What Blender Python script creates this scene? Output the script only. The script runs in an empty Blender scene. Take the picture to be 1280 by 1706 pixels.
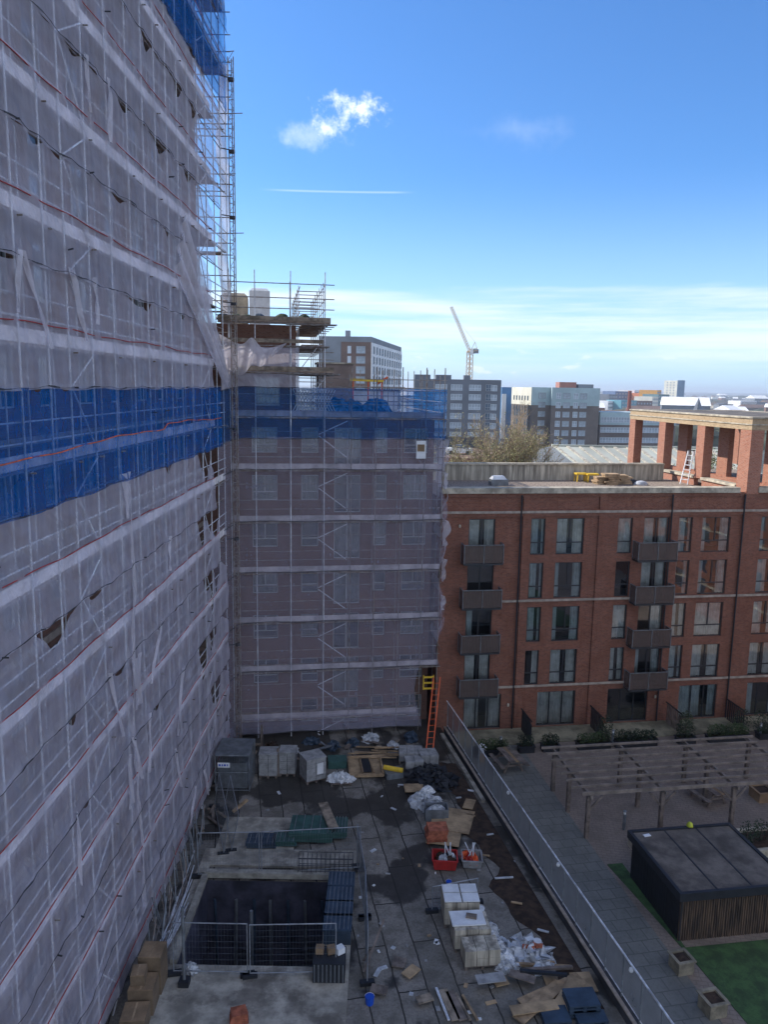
import bpy, math, random
import numpy as np
from mathutils import Matrix, Vector
random.seed(7)
S = bpy.context.scene
COL = S.collection
R = math.radians
# ------------------------------------------------------------------ camera
H = 20.3; FPX = 1300.0; PITCH = R(9.1); ROLL = R(-1.0)
_f = np.array([0, math.cos(PITCH), -math.sin(PITCH)]); _r0 = np.array([1., 0, 0]); _u0 = np.cross(_r0, _f)
_r = math.cos(ROLL)*_r0 - math.sin(ROLL)*_u0; _u = math.sin(ROLL)*_r0 + math.cos(ROLL)*_u0
cam = bpy.data.cameras.new('camera'); cam.sensor_fit = 'VERTICAL'; cam.sensor_height = 24; cam.lens = FPX/1706*24
cam.clip_start = 0.1; cam.clip_end = 20000
co = bpy.data.objects.new('camera', cam); COL.objects.link(co)
M4 = Matrix.Identity(4)
for i in range(3):
    M4[i][0] = _r[i]; M4[i][1] = _u[i]; M4[i][2] = -_f[i]
M4[2][3] = H
co.matrix_world = M4
S.camera = co
# ------------------------------------------------------------------ light
SUN_AZ = -66.0; SUN_EL = 36.0
sdir = Vector((math.sin(R(SUN_AZ))*math.cos(R(SUN_EL)), math.cos(R(SUN_AZ))*math.cos(R(SUN_EL)), math.sin(R(SUN_EL))))
sl = bpy.data.lights.new('sun', 'SUN'); sl.energy = 3.4; sl.angle = R(0.5); sl.color = (1.0, 0.93, 0.82)
so = bpy.data.objects.new('sun', sl); COL.objects.link(so)
so.rotation_euler = sdir.to_track_quat('Z', 'Y').to_euler(); so.location = (0, 0, 60)
S.view_settings.view_transform = 'Standard'; S.view_settings.look = 'None'
S.view_settings.gamma = 1; S.view_settings.exposure = 0.85
S.cycles.max_bounces = 6; S.cycles.transparent_max_bounces = 24
S.cycles.diffuse_bounces = 3; S.cycles.glossy_bounces = 3; S.cycles.use_denoising = True
W_ = bpy.data.worlds.new('World'); S.world = W_; W_.use_nodes = True
nt = W_.node_tree; nt.nodes.clear()

class NB:
    """tiny node-graph builder"""
    def __init__(s, tree): s.t = tree
    def n(s, typ, **kw):
        nd = s.t.nodes.new(typ); ins = kw.pop('ins', {})
        for k, v in kw.items(): setattr(nd, k, v)
        for k, v in ins.items():
            if isinstance(v, bpy.types.NodeSocket): s.t.links.new(v, nd.inputs[k])
            else: nd.inputs[k].default_value = v
        return nd
    def math(s, op, a, b=0.0, c=0.0, clamp=False):
        return s.n('ShaderNodeMath', operation=op, use_clamp=clamp, ins={0: a, 1: b, 2: c}).outputs[0]
    def vm(s, op, a, b=(0, 0, 0)):
        nd = s.n('ShaderNodeVectorMath', operation=op, ins={0: a, 1: b})
        return nd.outputs['Value'] if op in ('DOT_PRODUCT', 'LENGTH') else nd.outputs[0]
    def noise(s, vec, scale, detail=4, rough=0.55, out='Fac'):
        return s.n('ShaderNodeTexNoise', ins={'Vector': vec, 'Scale': scale, 'Detail': detail, 'Roughness': rough}).outputs[out]
    def ramp(s, fac, a, b):
        return s.n('ShaderNodeMapRange', interpolation_type='SMOOTHSTEP', ins={'Value': fac, 'From Min': a, 'From Max': b}).outputs[0]
    def mix(s, fac, a, b, mode='MIX'):
        nd = s.n('ShaderNodeMix', data_type='RGBA', blend_type=mode)
        for k, v in ((0, fac), (6, a), (7, b)):
            if isinstance(v, bpy.types.NodeSocket): s.t.links.new(v, nd.inputs[k])
            else: nd.inputs[k].default_value = v if k == 0 else (tuple(v)+(1,))[:4]
        return nd.outputs[2]
    def xyz(s, v):
        nd = s.n('ShaderNodeSeparateXYZ', ins={0: v}); return nd.outputs
    def comb(s, x, y, z):
        return s.n('ShaderNodeCombineXYZ', ins={0: x, 1: y, 2: z}).outputs[0]

def sky():
    b = NB(nt)
    sk = b.n('ShaderNodeTexSky', sky_type='NISHITA', sun_disc=False, sun_elevation=R(SUN_EL), sun_rotation=R(SUN_AZ), altitude=100, air_density=1.0, dust_density=0.6, ozone_density=3.0)
    d = b.vm('NORMALIZE', b.n('ShaderNodeTexCoord').outputs['Generated'])
    x, y, z = b.xyz(d)
    col = b.mix(1.0, sk.outputs[0], (0.54, 0.89, 1.28), 'MULTIPLY')
    # pale haze layer of thin cloud low over the horizon
    zz = b.math('MAXIMUM', z, 0.02)
    p = b.comb(b.math('DIVIDE', x, b.math('ADD', zz, .04)), b.math('DIVIDE', y, b.math('ADD', zz, .04)), 0.0)
    st = b.noise(b.comb(b.math('MULTIPLY', x, 3.0), b.math('MULTIPLY', y, 3.0), b.math('MULTIPLY', z, 55.0)), 1.0, 6, .6)
    st2 = b.noise(p, .28, 7, .62)
    edge = b.math('ADD', z, b.math('MULTIPLY', b.math('SUBTRACT', b.noise(b.comb(x, y, b.math('MULTIPLY', z, 9.0)), 7.0, 4), .5), .035))
    band = b.math('MULTIPLY', b.ramp(edge, .127, .105), b.ramp(edge, .012, .055))
    c1 = b.math('MULTIPLY', band, b.ramp(b.math('ADD', b.math('MULTIPLY', st, .65), b.math('MULTIPLY', st2, .35)), .36, .62))
    # small cumulus under the veil
    cu = b.noise(b.comb(b.math('MULTIPLY', x, 20.0), b.math('MULTIPLY', y, 6.0), b.math('MULTIPLY', z, 62.0)), 1.0, 5, .55)
    cub = b.math('MULTIPLY', b.ramp(z, .006, .016), b.ramp(z, .06, .035))
    c2 = b.math('MULTIPLY', b.ramp(cu, .56, .66), cub)
    # the one small ragged cumulus high up
    def blob(cx, cz, sx, sz, lo, hi, sc):
        e = b.comb(b.math('DIVIDE', b.math('SUBTRACT', x, cx), sx), b.math('DIVIDE', b.math('SUBTRACT', z, cz), sz), 0.0)
        l = b.vm('LENGTH', e)
        nn = b.noise(d, sc, 8, .68)
        v = b.math('SUBTRACT', b.math('MULTIPLY', nn, 1.75), b.math('MULTIPLY', l, .52))
        return b.math('MULTIPLY', b.ramp(v, lo, hi), b.ramp(y, 0.0, .2))
    c3 = b.math('MAXIMUM', blob(-.040, .312, .050, .023, .45, 1.05, 46.0), b.math('MULTIPLY', blob(-.074, .293, .032, .017, .45, 1.15, 54.0), .8))
    c3 = b.math('MAXIMUM', c3, b.math('MULTIPLY', blob(-.092, .283, .050, .02, .42, 1.0, 26.0), .3))
    c5 = b.math('MULTIPLY', blob(.14, .292, .10, .022, .45, 1.2, 11.0), .13)
    # contrail
    e = b.math('ADD', .2272, b.math('MULTIPLY', b.math('ADD', x, .06), .012))
    tr = b.math('MULTIPLY', b.ramp(b.math('ABSOLUTE', b.math('SUBTRACT', z, e)), .0016, .0002), b.math('MULTIPLY', b.ramp(x, -.16, -.11), b.ramp(x, .035, .0)))
    tr = b.math('MULTIPLY', b.math('MULTIPLY', tr, b.ramp(y, 0.0, .2)), .22)
    a = b.math('MAXIMUM', b.math('MULTIPLY', c1, .84), b.math('MULTIPLY', c2, .7))
    col = b.mix(b.math('MULTIPLY', b.ramp(z, .26, .0), .42), col, (6.2, 8.0, 10.5))
    col = b.mix(a, col, (6.5, 7.2, 8.1))
    # broken bright cloud added out of view, behind and right of camera, to lift shade
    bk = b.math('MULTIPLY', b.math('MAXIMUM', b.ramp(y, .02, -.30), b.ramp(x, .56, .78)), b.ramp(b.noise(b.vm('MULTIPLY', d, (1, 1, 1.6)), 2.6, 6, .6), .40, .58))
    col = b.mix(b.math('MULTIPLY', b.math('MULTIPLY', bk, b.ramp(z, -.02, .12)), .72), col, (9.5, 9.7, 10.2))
    col = b.mix(b.math('MAXIMUM', c3, b.math('MAXIMUM', tr, c5)), col, (8.6, 9.2, 10.2))
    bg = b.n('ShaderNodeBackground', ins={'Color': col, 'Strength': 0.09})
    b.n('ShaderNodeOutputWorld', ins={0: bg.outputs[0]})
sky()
# ------------------------------------------------------------------ placement helpers
def ray(px, py): return _f + _r*(px-640)/FPX - _u*(py-853)/FPX
def G(px, py, z=0.0):
    d = ray(px, py); t = (z-H)/d[2]; return Vector((d[0]*t, d[1]*t, z))
def AY(px, py, Y):
    d = ray(px, py); t = Y/d[1]; return Vector((d[0]*t, Y, H+d[2]*t))
BA = R(8.9); DU = Vector((math.cos(BA), math.sin(BA), 0)); DV = Vector((-math.sin(BA), math.cos(BA), 0)); PB = Vector((12.9, 46.0, 0))
def U(u, v, z=0.0): return PB + DU*u + DV*v + Vector((0, 0, z))
def PLN(px, py, v):
    """point on the plane parallel to the brick facade at depth v -> (u, z)"""
    P = PB + DV*v; d = Vector(ray(px, py)); t = P.dot(DV)/d.dot(DV); q = d*t
    return (q-PB).dot(DU), q.z+H
MW = {}
def obj(name, mesh, parent=None, loc=(0, 0, 0), rot=0.0):
    o = bpy.data.objects.new(name, mesh); COL.objects.link(o)
    o.location = loc; o.rotation_euler = (0, 0, rot)
    M = Matrix.Translation(Vector(loc)) @ Matrix.Rotation(rot, 4, 'Z')
    MW[o.name] = M
    if parent is not None:
        o.parent = parent; o.matrix_parent_inverse = MW[parent.name].inverted()
    return o
def tag(o, label=None, cat=None, group=None, kind=None):
    if label: o['label'] = label
    if cat: o['category'] = cat
    if group: o['group'] = group
    if kind: o['kind'] = kind
    return o
def thing(name, loc, label, cat, group=None, rot=0.0):
    return tag(obj(name, None, None, loc, rot), label, cat, group)
def clone(src, loc=None, rot=None, label=None):
    def cp(o, par):
        c = o.copy(); COL.objects.link(c)
        if par is not None: c.parent = par
        for ch in [q for q in KIDS.get(o.name, [])]: cp(ch, c)
        return c
    r = cp(src, None)
    if loc is not None: r.location = loc
    if rot is not None: r.rotation_euler = (0, 0, rot)
    if label: r['label'] = label
    return r
KIDS = {}
def freeze(root):
    """remember the children of a prototype before cloning"""
    for o in COL.objects:
        if o.parent is not None and o.name not in [q.name for q in KIDS.get(o.parent.name, [])]:
            KIDS.setdefault(o.parent.name, []).append(o)

class MB:
    def __init__(s): s.v = []; s.f = []
    def quad(s, *p):
        i = len(s.v); s.v += [tuple(q) for q in p]; s.f.append(tuple(range(i, i+len(p)))); return s
    def box(s, c, sz, rot=0.0, M=None, top=(1, 1)):
        x, y, z = sz[0]/2, sz[1]/2, sz[2]/2; i = len(s.v); ca, sa = math.cos(rot), math.sin(rot)
        for k in (-1, 1):
            t = top if k > 0 else (1, 1)
            for a, b in ((-1, -1), (1, -1), (1, 1), (-1, 1)):
                p = (a*x*t[0], b*y*t[1], k*z)
                if M is not None: p = tuple(M @ Vector(p))
                s.v.append((c[0]+p[0]*ca-p[1]*sa, c[1]+p[0]*sa+p[1]*ca, c[2]+p[2]))
        for f in ((3, 2, 1, 0), (4, 5, 6, 7), (0, 1, 5, 4), (1, 2, 6, 5), (2, 3, 7, 6), (3, 0, 4, 7)): s.f.append(tuple(i+q for q in f))
        return s
    def bx(s, x0, x1, y0, y1, z0, z1): return s.box(((x0+x1)/2, (y0+y1)/2, (z0+z1)/2), (x1-x0, y1-y0, z1-z0))
    def ub(s, u0, u1, v0, v1, z0, z1): return s.box(U((u0+u1)/2, (v0+v1)/2, (z0+z1)/2), (u1-u0, v1-v0, z1-z0), BA)
    def bar(s, p, q, r, n=6, r2=None):
        p = Vector(p); q = Vector(q); d = (q-p)
        if d.length < 1e-6: return s
        d.normalize(); a = d.orthogonal().normalized(); b = d.cross(a); i = len(s.v); r2 = r if r2 is None else r2
        for c, rr in ((p, r), (q, r2)):
            for k in range(n):
                t = 2*math.pi*k/n; s.v.append(tuple(c+a*(rr*math.cos(t))+b*(rr*math.sin(t))))
        for k in range(n): s.f.append((i+k, i+(k+1) % n, i+n+(k+1) % n, i+n+k))
        s.f.append(tuple(i+k for k in reversed(range(n)))); s.f.append(tuple(i+n+k for k in range(n)))
        return s
    def beam(s, p, q, w, h):
        """rectangular beam between two points, w across, h up"""
        p = Vector(p); q = Vector(q); d = (q-p).normalized(); a = d.cross(Vector((0, 0, 1)))
        a = a.normalized() if a.length > 1e-4 else Vector((1, 0, 0)); b = a.cross(d); i = len(s.v)
        for c in (p, q):
            for e, g in ((-1, -1), (1, -1), (1, 1), (-1, 1)): s.v.append(tuple(c+a*(e*w/2)+b*(g*h/2)))
        for f in ((0, 1, 2, 3), (7, 6, 5, 4), (0, 4, 5, 1), (1, 5, 6, 2), (2, 6, 7, 3), (3, 7, 4, 0)): s.f.append(tuple(i+k for k in f))
        return s
    def path(s, pts, r, n=5):
        for a, b in zip(pts, pts[1:]): s.bar(a, b, r, n)
        return s
    def lathe(s, c, prof, n=14):
        i = len(s.v)
        for r, z in prof:
            for k in range(n): t = 2*math.pi*k/n; s.v.append((c[0]+r*math.cos(t), c[1]+r*math.sin(t), c[2]+z))
        for j in range(len(prof)-1):
            for k in range(n): s.f.append((i+j*n+k, i+j*n+(k+1) % n, i+(j+1)*n+(k+1) % n, i+(j+1)*n+k))
        s.f.append(tuple(i+k for k in reversed(range(n)))); s.f.append(tuple(i+(len(prof)-1)*n+k for k in range(n)))
        return s
    def prism(s, poly, z0, z1):
        n = len(poly); i = len(s.v)
        s.v += [(p[0], p[1], z0) for p in poly]+[(p[0], p[1], z1) for p in poly]
        s.f.append(tuple(i+k for k in reversed(range(n)))); s.f.append(tuple(i+n+k for k in range(n)))
        for k in range(n): s.f.append((i+k, i+(k+1) % n, i+n+(k+1) % n, i+n+k))
        return s
    def grid(s, fn, nu, nv):
        i = len(s.v)
        for a in range(nu+1):
            for b in range(nv+1): s.v.append(tuple(fn(a/nu, b/nv)))
        for a in range(nu):
            for b in range(nv):
                k = i+a*(nv+1)+b; s.f.append((k, k+nv+1, k+nv+2, k+1))
        return s
    def mesh(s, name, mat, smooth=False):
        m = bpy.data.meshes.new(name); m.from_pydata(s.v, [], s.f); m.materials.append(mat)
        if smooth: m.polygons.foreach_set('use_smooth', [True]*len(m.polygons))
        m.update(); return m
    def build(s, name, mat, parent=None, smooth=False):
        return obj(name, s.mesh(name, mat, smooth), parent)
def crumpled(mb, c, rx, ry, rz, seed=0, amp=.3):
    rnd_ = random.Random(seed); i0 = len(mb.v); lump(mb, c, rx, ry, rz, seed, 26, 12, amp, .6)
    for k in range(i0, len(mb.v)):
        v = mb.v[k]; f = .13*min(rx, ry); mb.v[k] = (v[0]+rnd_.gauss(0, f), v[1]+rnd_.gauss(0, f), max(c[2], v[2]+rnd_.gauss(0, f)))
    return mb
def lump(mb, c, rx, ry, rz, seed=0, n=14, m=8, amp=.25, crumple=0.0):
    """an irregular heap / bag body"""
    rnd = random.Random(seed); ph = [rnd.uniform(0, 6.3) for _ in range(8)]
    def fn(a, b):
        t = a*2*math.pi; e = (b-.25)/.75*math.pi/2 if b > .25 else (b-.25)*.4
        q = 1+amp*(math.sin(2*t+ph[0])*.5+math.sin(3*t+ph[1]+2*e)*.4+math.sin(5*t+4*e+ph[2])*.3+math.sin(9*t+7*e+ph[3])*crumple)
        if b >= .999: q = 1
        return (c[0]+rx*q*math.cos(e)*math.cos(t), c[1]+ry*q*math.cos(e)*math.sin(t), c[2]+rz*max(0, math.sin(e))*(1+amp*.6*math.sin(4*t+ph[4])*math.cos(e)))
    return mb.grid(fn, n, m)
# ------------------------------------------------------------------ materials
def newmat(name):
    m = bpy.data.materials.new(name); m.use_nodes = True; m.node_tree.nodes.clear(); return m, NB(m.node_tree)
def pbr(name, col, rough=.8, var=.25, scale=3.0, metal=0.0, bump=0.0, tint=None, spec=.5, stretch=(1, 1, 1), dirt=0.0):
    m, b = newmat(name)
    p = b.n('ShaderNodeTexCoord').outputs['Object']
    pv = b.vm('MULTIPLY', p, stretch)
    n1 = b.noise(pv, scale, 5, .6); n2 = b.noise(pv, scale*7.3, 3, .6)
    c2 = tint or tuple(c*(1-var*1.6) for c in col); c1 = tuple(min(1, c*(1+var*.7)) for c in col)
    c = b.mix(b.ramp(n1, .32, .68), c1, c2)
    c = b.mix(b.math('MULTIPLY', b.ramp(n2, .45, .75), var), c, tuple(q*.45 for q in col))
    if dirt:
        n3 = b.noise(pv, scale*.35, 6, .7); c = b.mix(b.math('MULTIPLY', b.ramp(n3, .5, .62), dirt), c, (.07, .055, .045))
    ins = {'Base Color': c, 'Roughness': rough, 'Metallic': metal, 'Specular IOR Level': spec}
    if bump: ins['Normal'] = b.n('ShaderNodeBump', ins={'Strength': bump, 'Distance': .02, 'Height': n2}).outputs[0]
    bs = b.n('ShaderNodeBsdfPrincipled', ins=ins)
    b.n('ShaderNodeOutputMaterial', ins={0: bs.outputs[0]})
    return m
def brick(name, c1, c2, mortar, var=.3, streak=.25):
    m, b = newmat(name)
    p = b.n('ShaderNodeTexCoord').outputs['Object']; x, y, z = b.xyz(p)
    v = b.comb(b.math('ADD', x, y), z, 0.0)
    bt = b.n('ShaderNodeTexBrick', ins={'Vector': v, 'Color1': c1+(1,), 'Color2': c2+(1,), 'Mortar': mortar+(1,), 'Scale': 1.0, 'Mortar Size': .010, 'Brick Width': .24, 'Row Height': .078, 'Bias': -.1})
    n1 = b.noise(v, .8, 6, .7); n2 = b.noise(b.vm('MULTIPLY', v, (4.0, .35, 1)), 1.2, 5, .65); n3 = b.noise(b.vm('MULTIPLY', v, (4.2, 12.8, 1)), 1.0, 1, .5)
    c = b.mix(b.math('MULTIPLY', b.ramp(n1, .35, .7), var), bt.outputs[0], tuple(q*.55 for q in c1))
    c = b.mix(b.math('MULTIPLY', b.ramp(n2, .5, .75), streak), c, tuple(q*.5 for q in c1))
    c = b.mix(b.math('MULTIPLY', b.ramp(n3, .58, .7), .6), c, tuple(q*.42 for q in c1))
    bs = b.n('ShaderNodeBsdfPrincipled', ins={'Base Color': c, 'Roughness': .9, 'Specular IOR Level': .25})
    b.n('ShaderNodeOutputMaterial', ins={0: bs.outputs[0]}); return m
def netmat(name, col, a0, a1, axis='y'):
    m, b = newmat(name)
    p = b.n('ShaderNodeTexCoord').outputs['Object']; x, y, z = b.xyz(p)
    h = b.math('ADD', x, y)
    n1 = b.noise(b.comb(h, z, 0.0), .55, 4, .6); n2 = b.noise(b.comb(b.math('MULTIPLY', h, 3.2), b.math('MULTIPLY', z, .5), 0.0), 1.0, 2, .5)
    n3 = b.noise(b.comb(b.math('MULTIPLY', h, .5), b.math('MULTIPLY', z, 3.0), 3.0), 1.0, 1, .5)
    f = b.math('ADD', b.math('MULTIPLY', n1, .5), b.math('ADD', b.math('MULTIPLY', n2, .3), b.math('MULTIPLY', n3, .2)))
    a = b.n('ShaderNodeMapRange', ins={'Value': f, 'From Min': .32, 'From Max': .66, 'To Min': a0, 'To Max': a1}).outputs[0]
    cc = b.mix(b.ramp(n1, .35, .65), col, tuple(q*.82 for q in col))
    dn = b.ramp(b.noise(b.comb(h, b.math('MULTIPLY', z, 1.4), 7.0), .35, 5, .65), .54, .74)
    cc = b.mix(b.math('MULTIPLY', dn, .38), cc, tuple(q*w for q, w in zip(col, (.62, .50, .36))))
    cr = b.noise(b.comb(b.math('ADD', b.math('MULTIPLY', h, 1.6), b.math('MULTIPLY', z, 1.1)), b.math('SUBTRACT', b.math('MULTIPLY', z, .5), b.math('MULTIPLY', h, .3)), 1.0), 1.6, 5, .6)
    bmp = b.n('ShaderNodeBump', ins={'Strength': .9, 'Distance': .22, 'Height': cr}).outputs[0]
    d = b.n('ShaderNodeBsdfDiffuse', ins={'Color': cc, 'Normal': bmp}); t = b.n('ShaderNodeBsdfTranslucent', ins={'Color': cc})
    mx = b.n('ShaderNodeMixShader', ins={0: .35, 1: d.outputs[0], 2: t.outputs[0]})
    tr = b.n('ShaderNodeBsdfTransparent')
    o = b.n('ShaderNodeMixShader', ins={0: a, 1: tr.outputs[0], 2: mx.outputs[0]})
    b.n('ShaderNodeOutputMaterial', ins={0: o.outputs[0]}); return m
def glassmat(name, tint=(.02, .03, .04), alpha=.10, rough=.02):
    m, b = newmat(name)
    p = b.n('ShaderNodeTexCoord').outputs['Object']
    nz = b.noise(p, .9, 2, .5)
    bump = b.n('ShaderNodeBump', ins={'Strength': .12, 'Distance': .03, 'Height': nz}).outputs[0]
    g = b.n('ShaderNodeBsdfGlossy', ins={'Color': (.95, .97, 1, 1), 'Roughness': rough, 'Normal': bump})
    t = b.n('ShaderNodeBsdfTransparent', ins={'Color': (.95, .98, .98, 1)})
    d = b.n('ShaderNodeBsdfDiffuse', ins={'Color': tint+(1,)})
    mx = b.n('ShaderNodeMixShader', ins={0: alpha, 1: t.outputs[0], 2: d.outputs[0]})
    fr = b.n('ShaderNodeFresnel', ins={'IOR': 2.5})
    o = b.n('ShaderNodeMixShader', ins={0: fr.outputs[0], 1: mx.outputs[0], 2: g.outputs[0]})
    b.n('ShaderNodeOutputMaterial', ins={0: o.outputs[0]}); return m
def groundmat():
    """old wet concrete slabs with stains and puddles, slab joints run along the party wall"""
    m, b = newmat('yard_slabs')
    p = b.n('ShaderNodeTexCoord').outputs['Object']
    q = b.n('ShaderNodeVectorRotate', ins={'Vector': p, 'Angle': R(-11.0+90)}).outputs[0]
    q = b.vm('ADD', q, b.vm('MULTIPLY', b.vm('SUBTRACT', b.noise(p, 1.5, 3, .6, 'Color'), (.5, .5, .5)), (.12, .12, 0)))
    bt = b.n('ShaderNodeTexBrick', ins={'Vector': q, 'Color1': (.30, .27, .235, 1), 'Color2': (.20, .185, .16, 1), 'Mortar': (.025, .022, .02, 1), 'Scale': 1.0, 'Mortar Size': .035, 'Brick Width': 4.6, 'Row Height': 1.05, 'Mortar Smooth': .4, 'Bias': 0.0})
    n = b.noise(p, 1.3, 7, .68); nf = b.noise(p, 11.0, 5, .65)
    c = b.mix(b.math('MULTIPLY', b.ramp(nf, .4, .7), .45), bt.outputs[0], (.06, .055, .05))
    wet = b.ramp(b.math('ADD', b.noise(b.vm('MULTIPLY', p, (1, .8, 1)), .33, 5, .55), b.math('MULTIPLY', b.math('SUBTRACT', b.xyz(p)[1], 30.0), .0085)), .52, .575)
    c = b.mix(b.math('MULTIPLY', b.ramp(n, .42, .6), .5), c, (.085, .075, .06))
    c = b.mix(b.math('MULTIPLY', wet, .82), c, (.022, .019, .017))
    bs = b.n('ShaderNodeBsdfPrincipled', ins={'Base Color': c, 'Roughness': b.math('SUBTRACT', .85, b.math('MULTIPLY', wet, .35)), 'Specular IOR Level': .3,
        'Normal': b.n('ShaderNodeBump', ins={'Strength': .3, 'Distance': .03, 'Height': n}).outputs[0]})
    b.n('ShaderNodeOutputMaterial', ins={0: bs.outputs[0]}); return m
def pavemat(name, c1, c2, mortar, w, h, rot):
    m, b = newmat(name)
    p = b.n('ShaderNodeTexCoord').outputs['Object']
    q = b.n('ShaderNodeVectorRotate', ins={'Vector': p, 'Angle': rot}).outputs[0]
    bt = b.n('ShaderNodeTexBrick', ins={'Vector': q, 'Color1': c1+(1,), 'Color2': c2+(1,), 'Mortar': mortar+(1,), 'Scale': 1.0, 'Mortar Size': .022, 'Brick Width': w, 'Row Height': h, 'Mortar Smooth': .3})
    n = b.noise(p, .7, 6, .65); nf = b.noise(p, 9.0, 4, .6)
    c = b.mix(b.math('MULTIPLY', b.ramp(n, .4, .65), .55), bt.outputs[0], tuple(k*.55 for k in c1))
    c = b.mix(b.math('MULTIPLY', b.ramp(nf, .45, .7), .35), c, tuple(k*.5 for k in c1))
    bs = b.n('ShaderNodeBsdfPrincipled', ins={'Base Color': c, 'Roughness': .85, 'Specular IOR Level': .3})
    b.n('ShaderNodeOutputMaterial', ins={0: bs.outputs[0]}); return m
def slatmat():
    m, b = newmat('shed_slats')
    p = b.n('ShaderNodeTexCoord').outputs['Object']; x, y, z = b.xyz(p)
    n = b.noise(b.comb(b.math('MULTIPLY', b.math('ADD', x, y), 12.0), b.math('MULTIPLY', z, .8), 0.0), 1.0, 3, .6)
    c = b.mix(b.ramp(n, .38, .62), (.13, .085, .055), (.035, .025, .02))
    bs = b.n('ShaderNodeBsdfPrincipled', ins={'Base Color': c, 'Roughness': .85})
    b.n('ShaderNodeOutputMaterial', ins={0: bs.outputs[0]}); return m
def meshmat(name, col, a=.55, metal=.3):
    m, b = newmat(name)
    p = b.n('ShaderNodeTexCoord').outputs['Object']; n = b.noise(p, 2.0, 4, .6)
    bs = b.n('ShaderNodeBsdfPrincipled', ins={'Base Color': b.mix(n, col, tuple(q*.6 for q in col)), 'Roughness': .5, 'Metallic': metal})
    o = b.n('ShaderNodeMixShader', ins={0: a, 1: b.n('ShaderNodeBsdfTransparent').outputs[0], 2: bs.outputs[0]})
    b.n('ShaderNodeOutputMaterial', ins={0: o.outputs[0]}); return m
m_brick = brick('red_brick', (.29, .108, .064), (.18, .066, .044), (.22, .16, .13), .5, .45)
m_tanb = brick('tan_brick', (.50, .36, .21), (.42, .29, .17), (.38, .32, .25))
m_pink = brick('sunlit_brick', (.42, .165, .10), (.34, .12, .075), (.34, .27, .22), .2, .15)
m_brick2 = brick('brown_brick', (.24, .115, .08), (.19, .09, .06), (.19, .16, .14))
m_palebrick = brick('faded_brick', (.40, .24, .18), (.34, .20, .15), (.34, .29, .26))
m_brickd = pbr('dark_brick', (.13, .085, .07), .9, .2, 1.5)
m_stone = pbr('pale_stone', (.50, .44, .34), .85, .25, 2.0, dirt=.35)
m_bb0 = pbr('brown_render', (.30, .23, .20), .9, .15, 1)
m_strip = pbr('string_course', (.40, .33, .27), .85, .2, 2.5)
m_conc = pbr('concrete', (.42, .385, .32), .85, .3, 1.2, bump=.3, dirt=.55)
m_conc2 = pbr('stained_concrete', (.50, .45, .36), .85, .3, 1.0, stretch=(4, 4, .35), dirt=.5)
m_gravel = pbr('roof_gravel', (.34, .27, .22), .95, .5, 9.0, bump=.8)
m_frame = pbr('dark_frame', (.035, .037, .042), .45, .1, 3)
m_lframe = pbr('light_frame', (.50, .52, .53), .5, .1, 3)
m_glass = glassmat('window_glass'); m_glass2 = glassmat('dusty_glass', (.10, .12, .14), .5, .15)
m_curt = pbr('curtain', (.90, .91, .89), .9, .18, 1.5); m_curt2 = pbr('curtain_blue', (.72, .79, .82), .9, .18, 1.5)
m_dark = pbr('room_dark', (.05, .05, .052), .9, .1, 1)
m_balc = meshmat('balcony_mesh', (.21, .155, .135), .62, .2)
m_metal = pbr('galvanised_tube', (.74, .75, .78), .5, .2, 4, metal=.15)
m_metald = pbr('rusty_tube', (.30, .29, .28), .55, .35, 5, metal=.4, tint=(.22, .15, .11))
m_steel = pbr('grey_steel', (.22, .24, .26), .5, .2, 3, metal=.4)
m_board = pbr('scaffold_board', (.30, .24, .18), .9, .35, 2.5, stretch=(1, 1, 1))
m_soffit = pbr('weathered_board', (.33, .25, .19), .9, .3, 2.0)
m_toe2 = pbr('toe_board_dull', (.52, .47, .47), .85, .25, 1.2)
m_toe = pbr('toe_board', (.86, .80, .78), .85, .2, 1.2)
m_net = netmat('white_netting', (.92, .88, 1.0), .33, .59)
m_neth = netmat('white_netting_heavy', (.90, .85, .90), .5, .85)
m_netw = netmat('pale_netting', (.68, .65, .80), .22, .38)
m_blue = netmat('blue_netting', (.004, .20, .66), .42, .66)
m_bluel = netmat('blue_netting_thin', (.008, .19, .55), .34, .54)
m_red = pbr('red_cord', (.42, .05, .045), .8, .2, 5)
m_orange = pbr('orange_cord', (.80, .14, .03), .8, .2, 5)
m_seam = pbr('net_hem', (.07, .07, .08), .9, .3, 3)
m_wood = pbr('timber', (.42, .29, .17), .85, .3, 2.0)
m_woodg = pbr('grey_timber', (.20, .16, .135), .9, .3, 2.5)
m_woodp = pbr('silvered_timber', (.23, .19, .16), .9, .25, 2.0)
m_ply = pbr('plywood', (.44, .31, .18), .85, .25, 1.5, dirt=.25)
m_mud = pbr('brown_soil', (.055, .032, .02), .95, .4, 3.0, bump=.6)
m_white = pbr('white_sheet', (.75, .76, .77), .6, .1, 2)
m_poly = pbr('polythene', (.55, .57, .60), .35, .2, 4, bump=.3)
m_block = pbr('block_grey', (.33, .33, .33), .9, .2, 3)
m_greenp = pbr('green_panel', (.045, .115, .10), .6, .2, 2)
m_bluep = pbr('blue_panel', (.04, .065, .10), .55, .2, 2)
m_bluebr = pbr('bright_blue', (.01, .08, .5), .5, .1, 2)
m_sheetb = pbr('blue_sheeting', (.02, .16, .42), .5, .3, 3)
m_redp = pbr('red_plastic', (.45, .03, .025), .5, .15, 2)
m_orangep = pbr('orange_plastic', (.75, .12, .03), .5, .15, 2)
m_yellow = pbr('yellow_paint', (.80, .52, .04), .5, .15, 2)
m_tan = pbr('tan_crate', (.30, .20, .115), .85, .2, 1.5)
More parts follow.
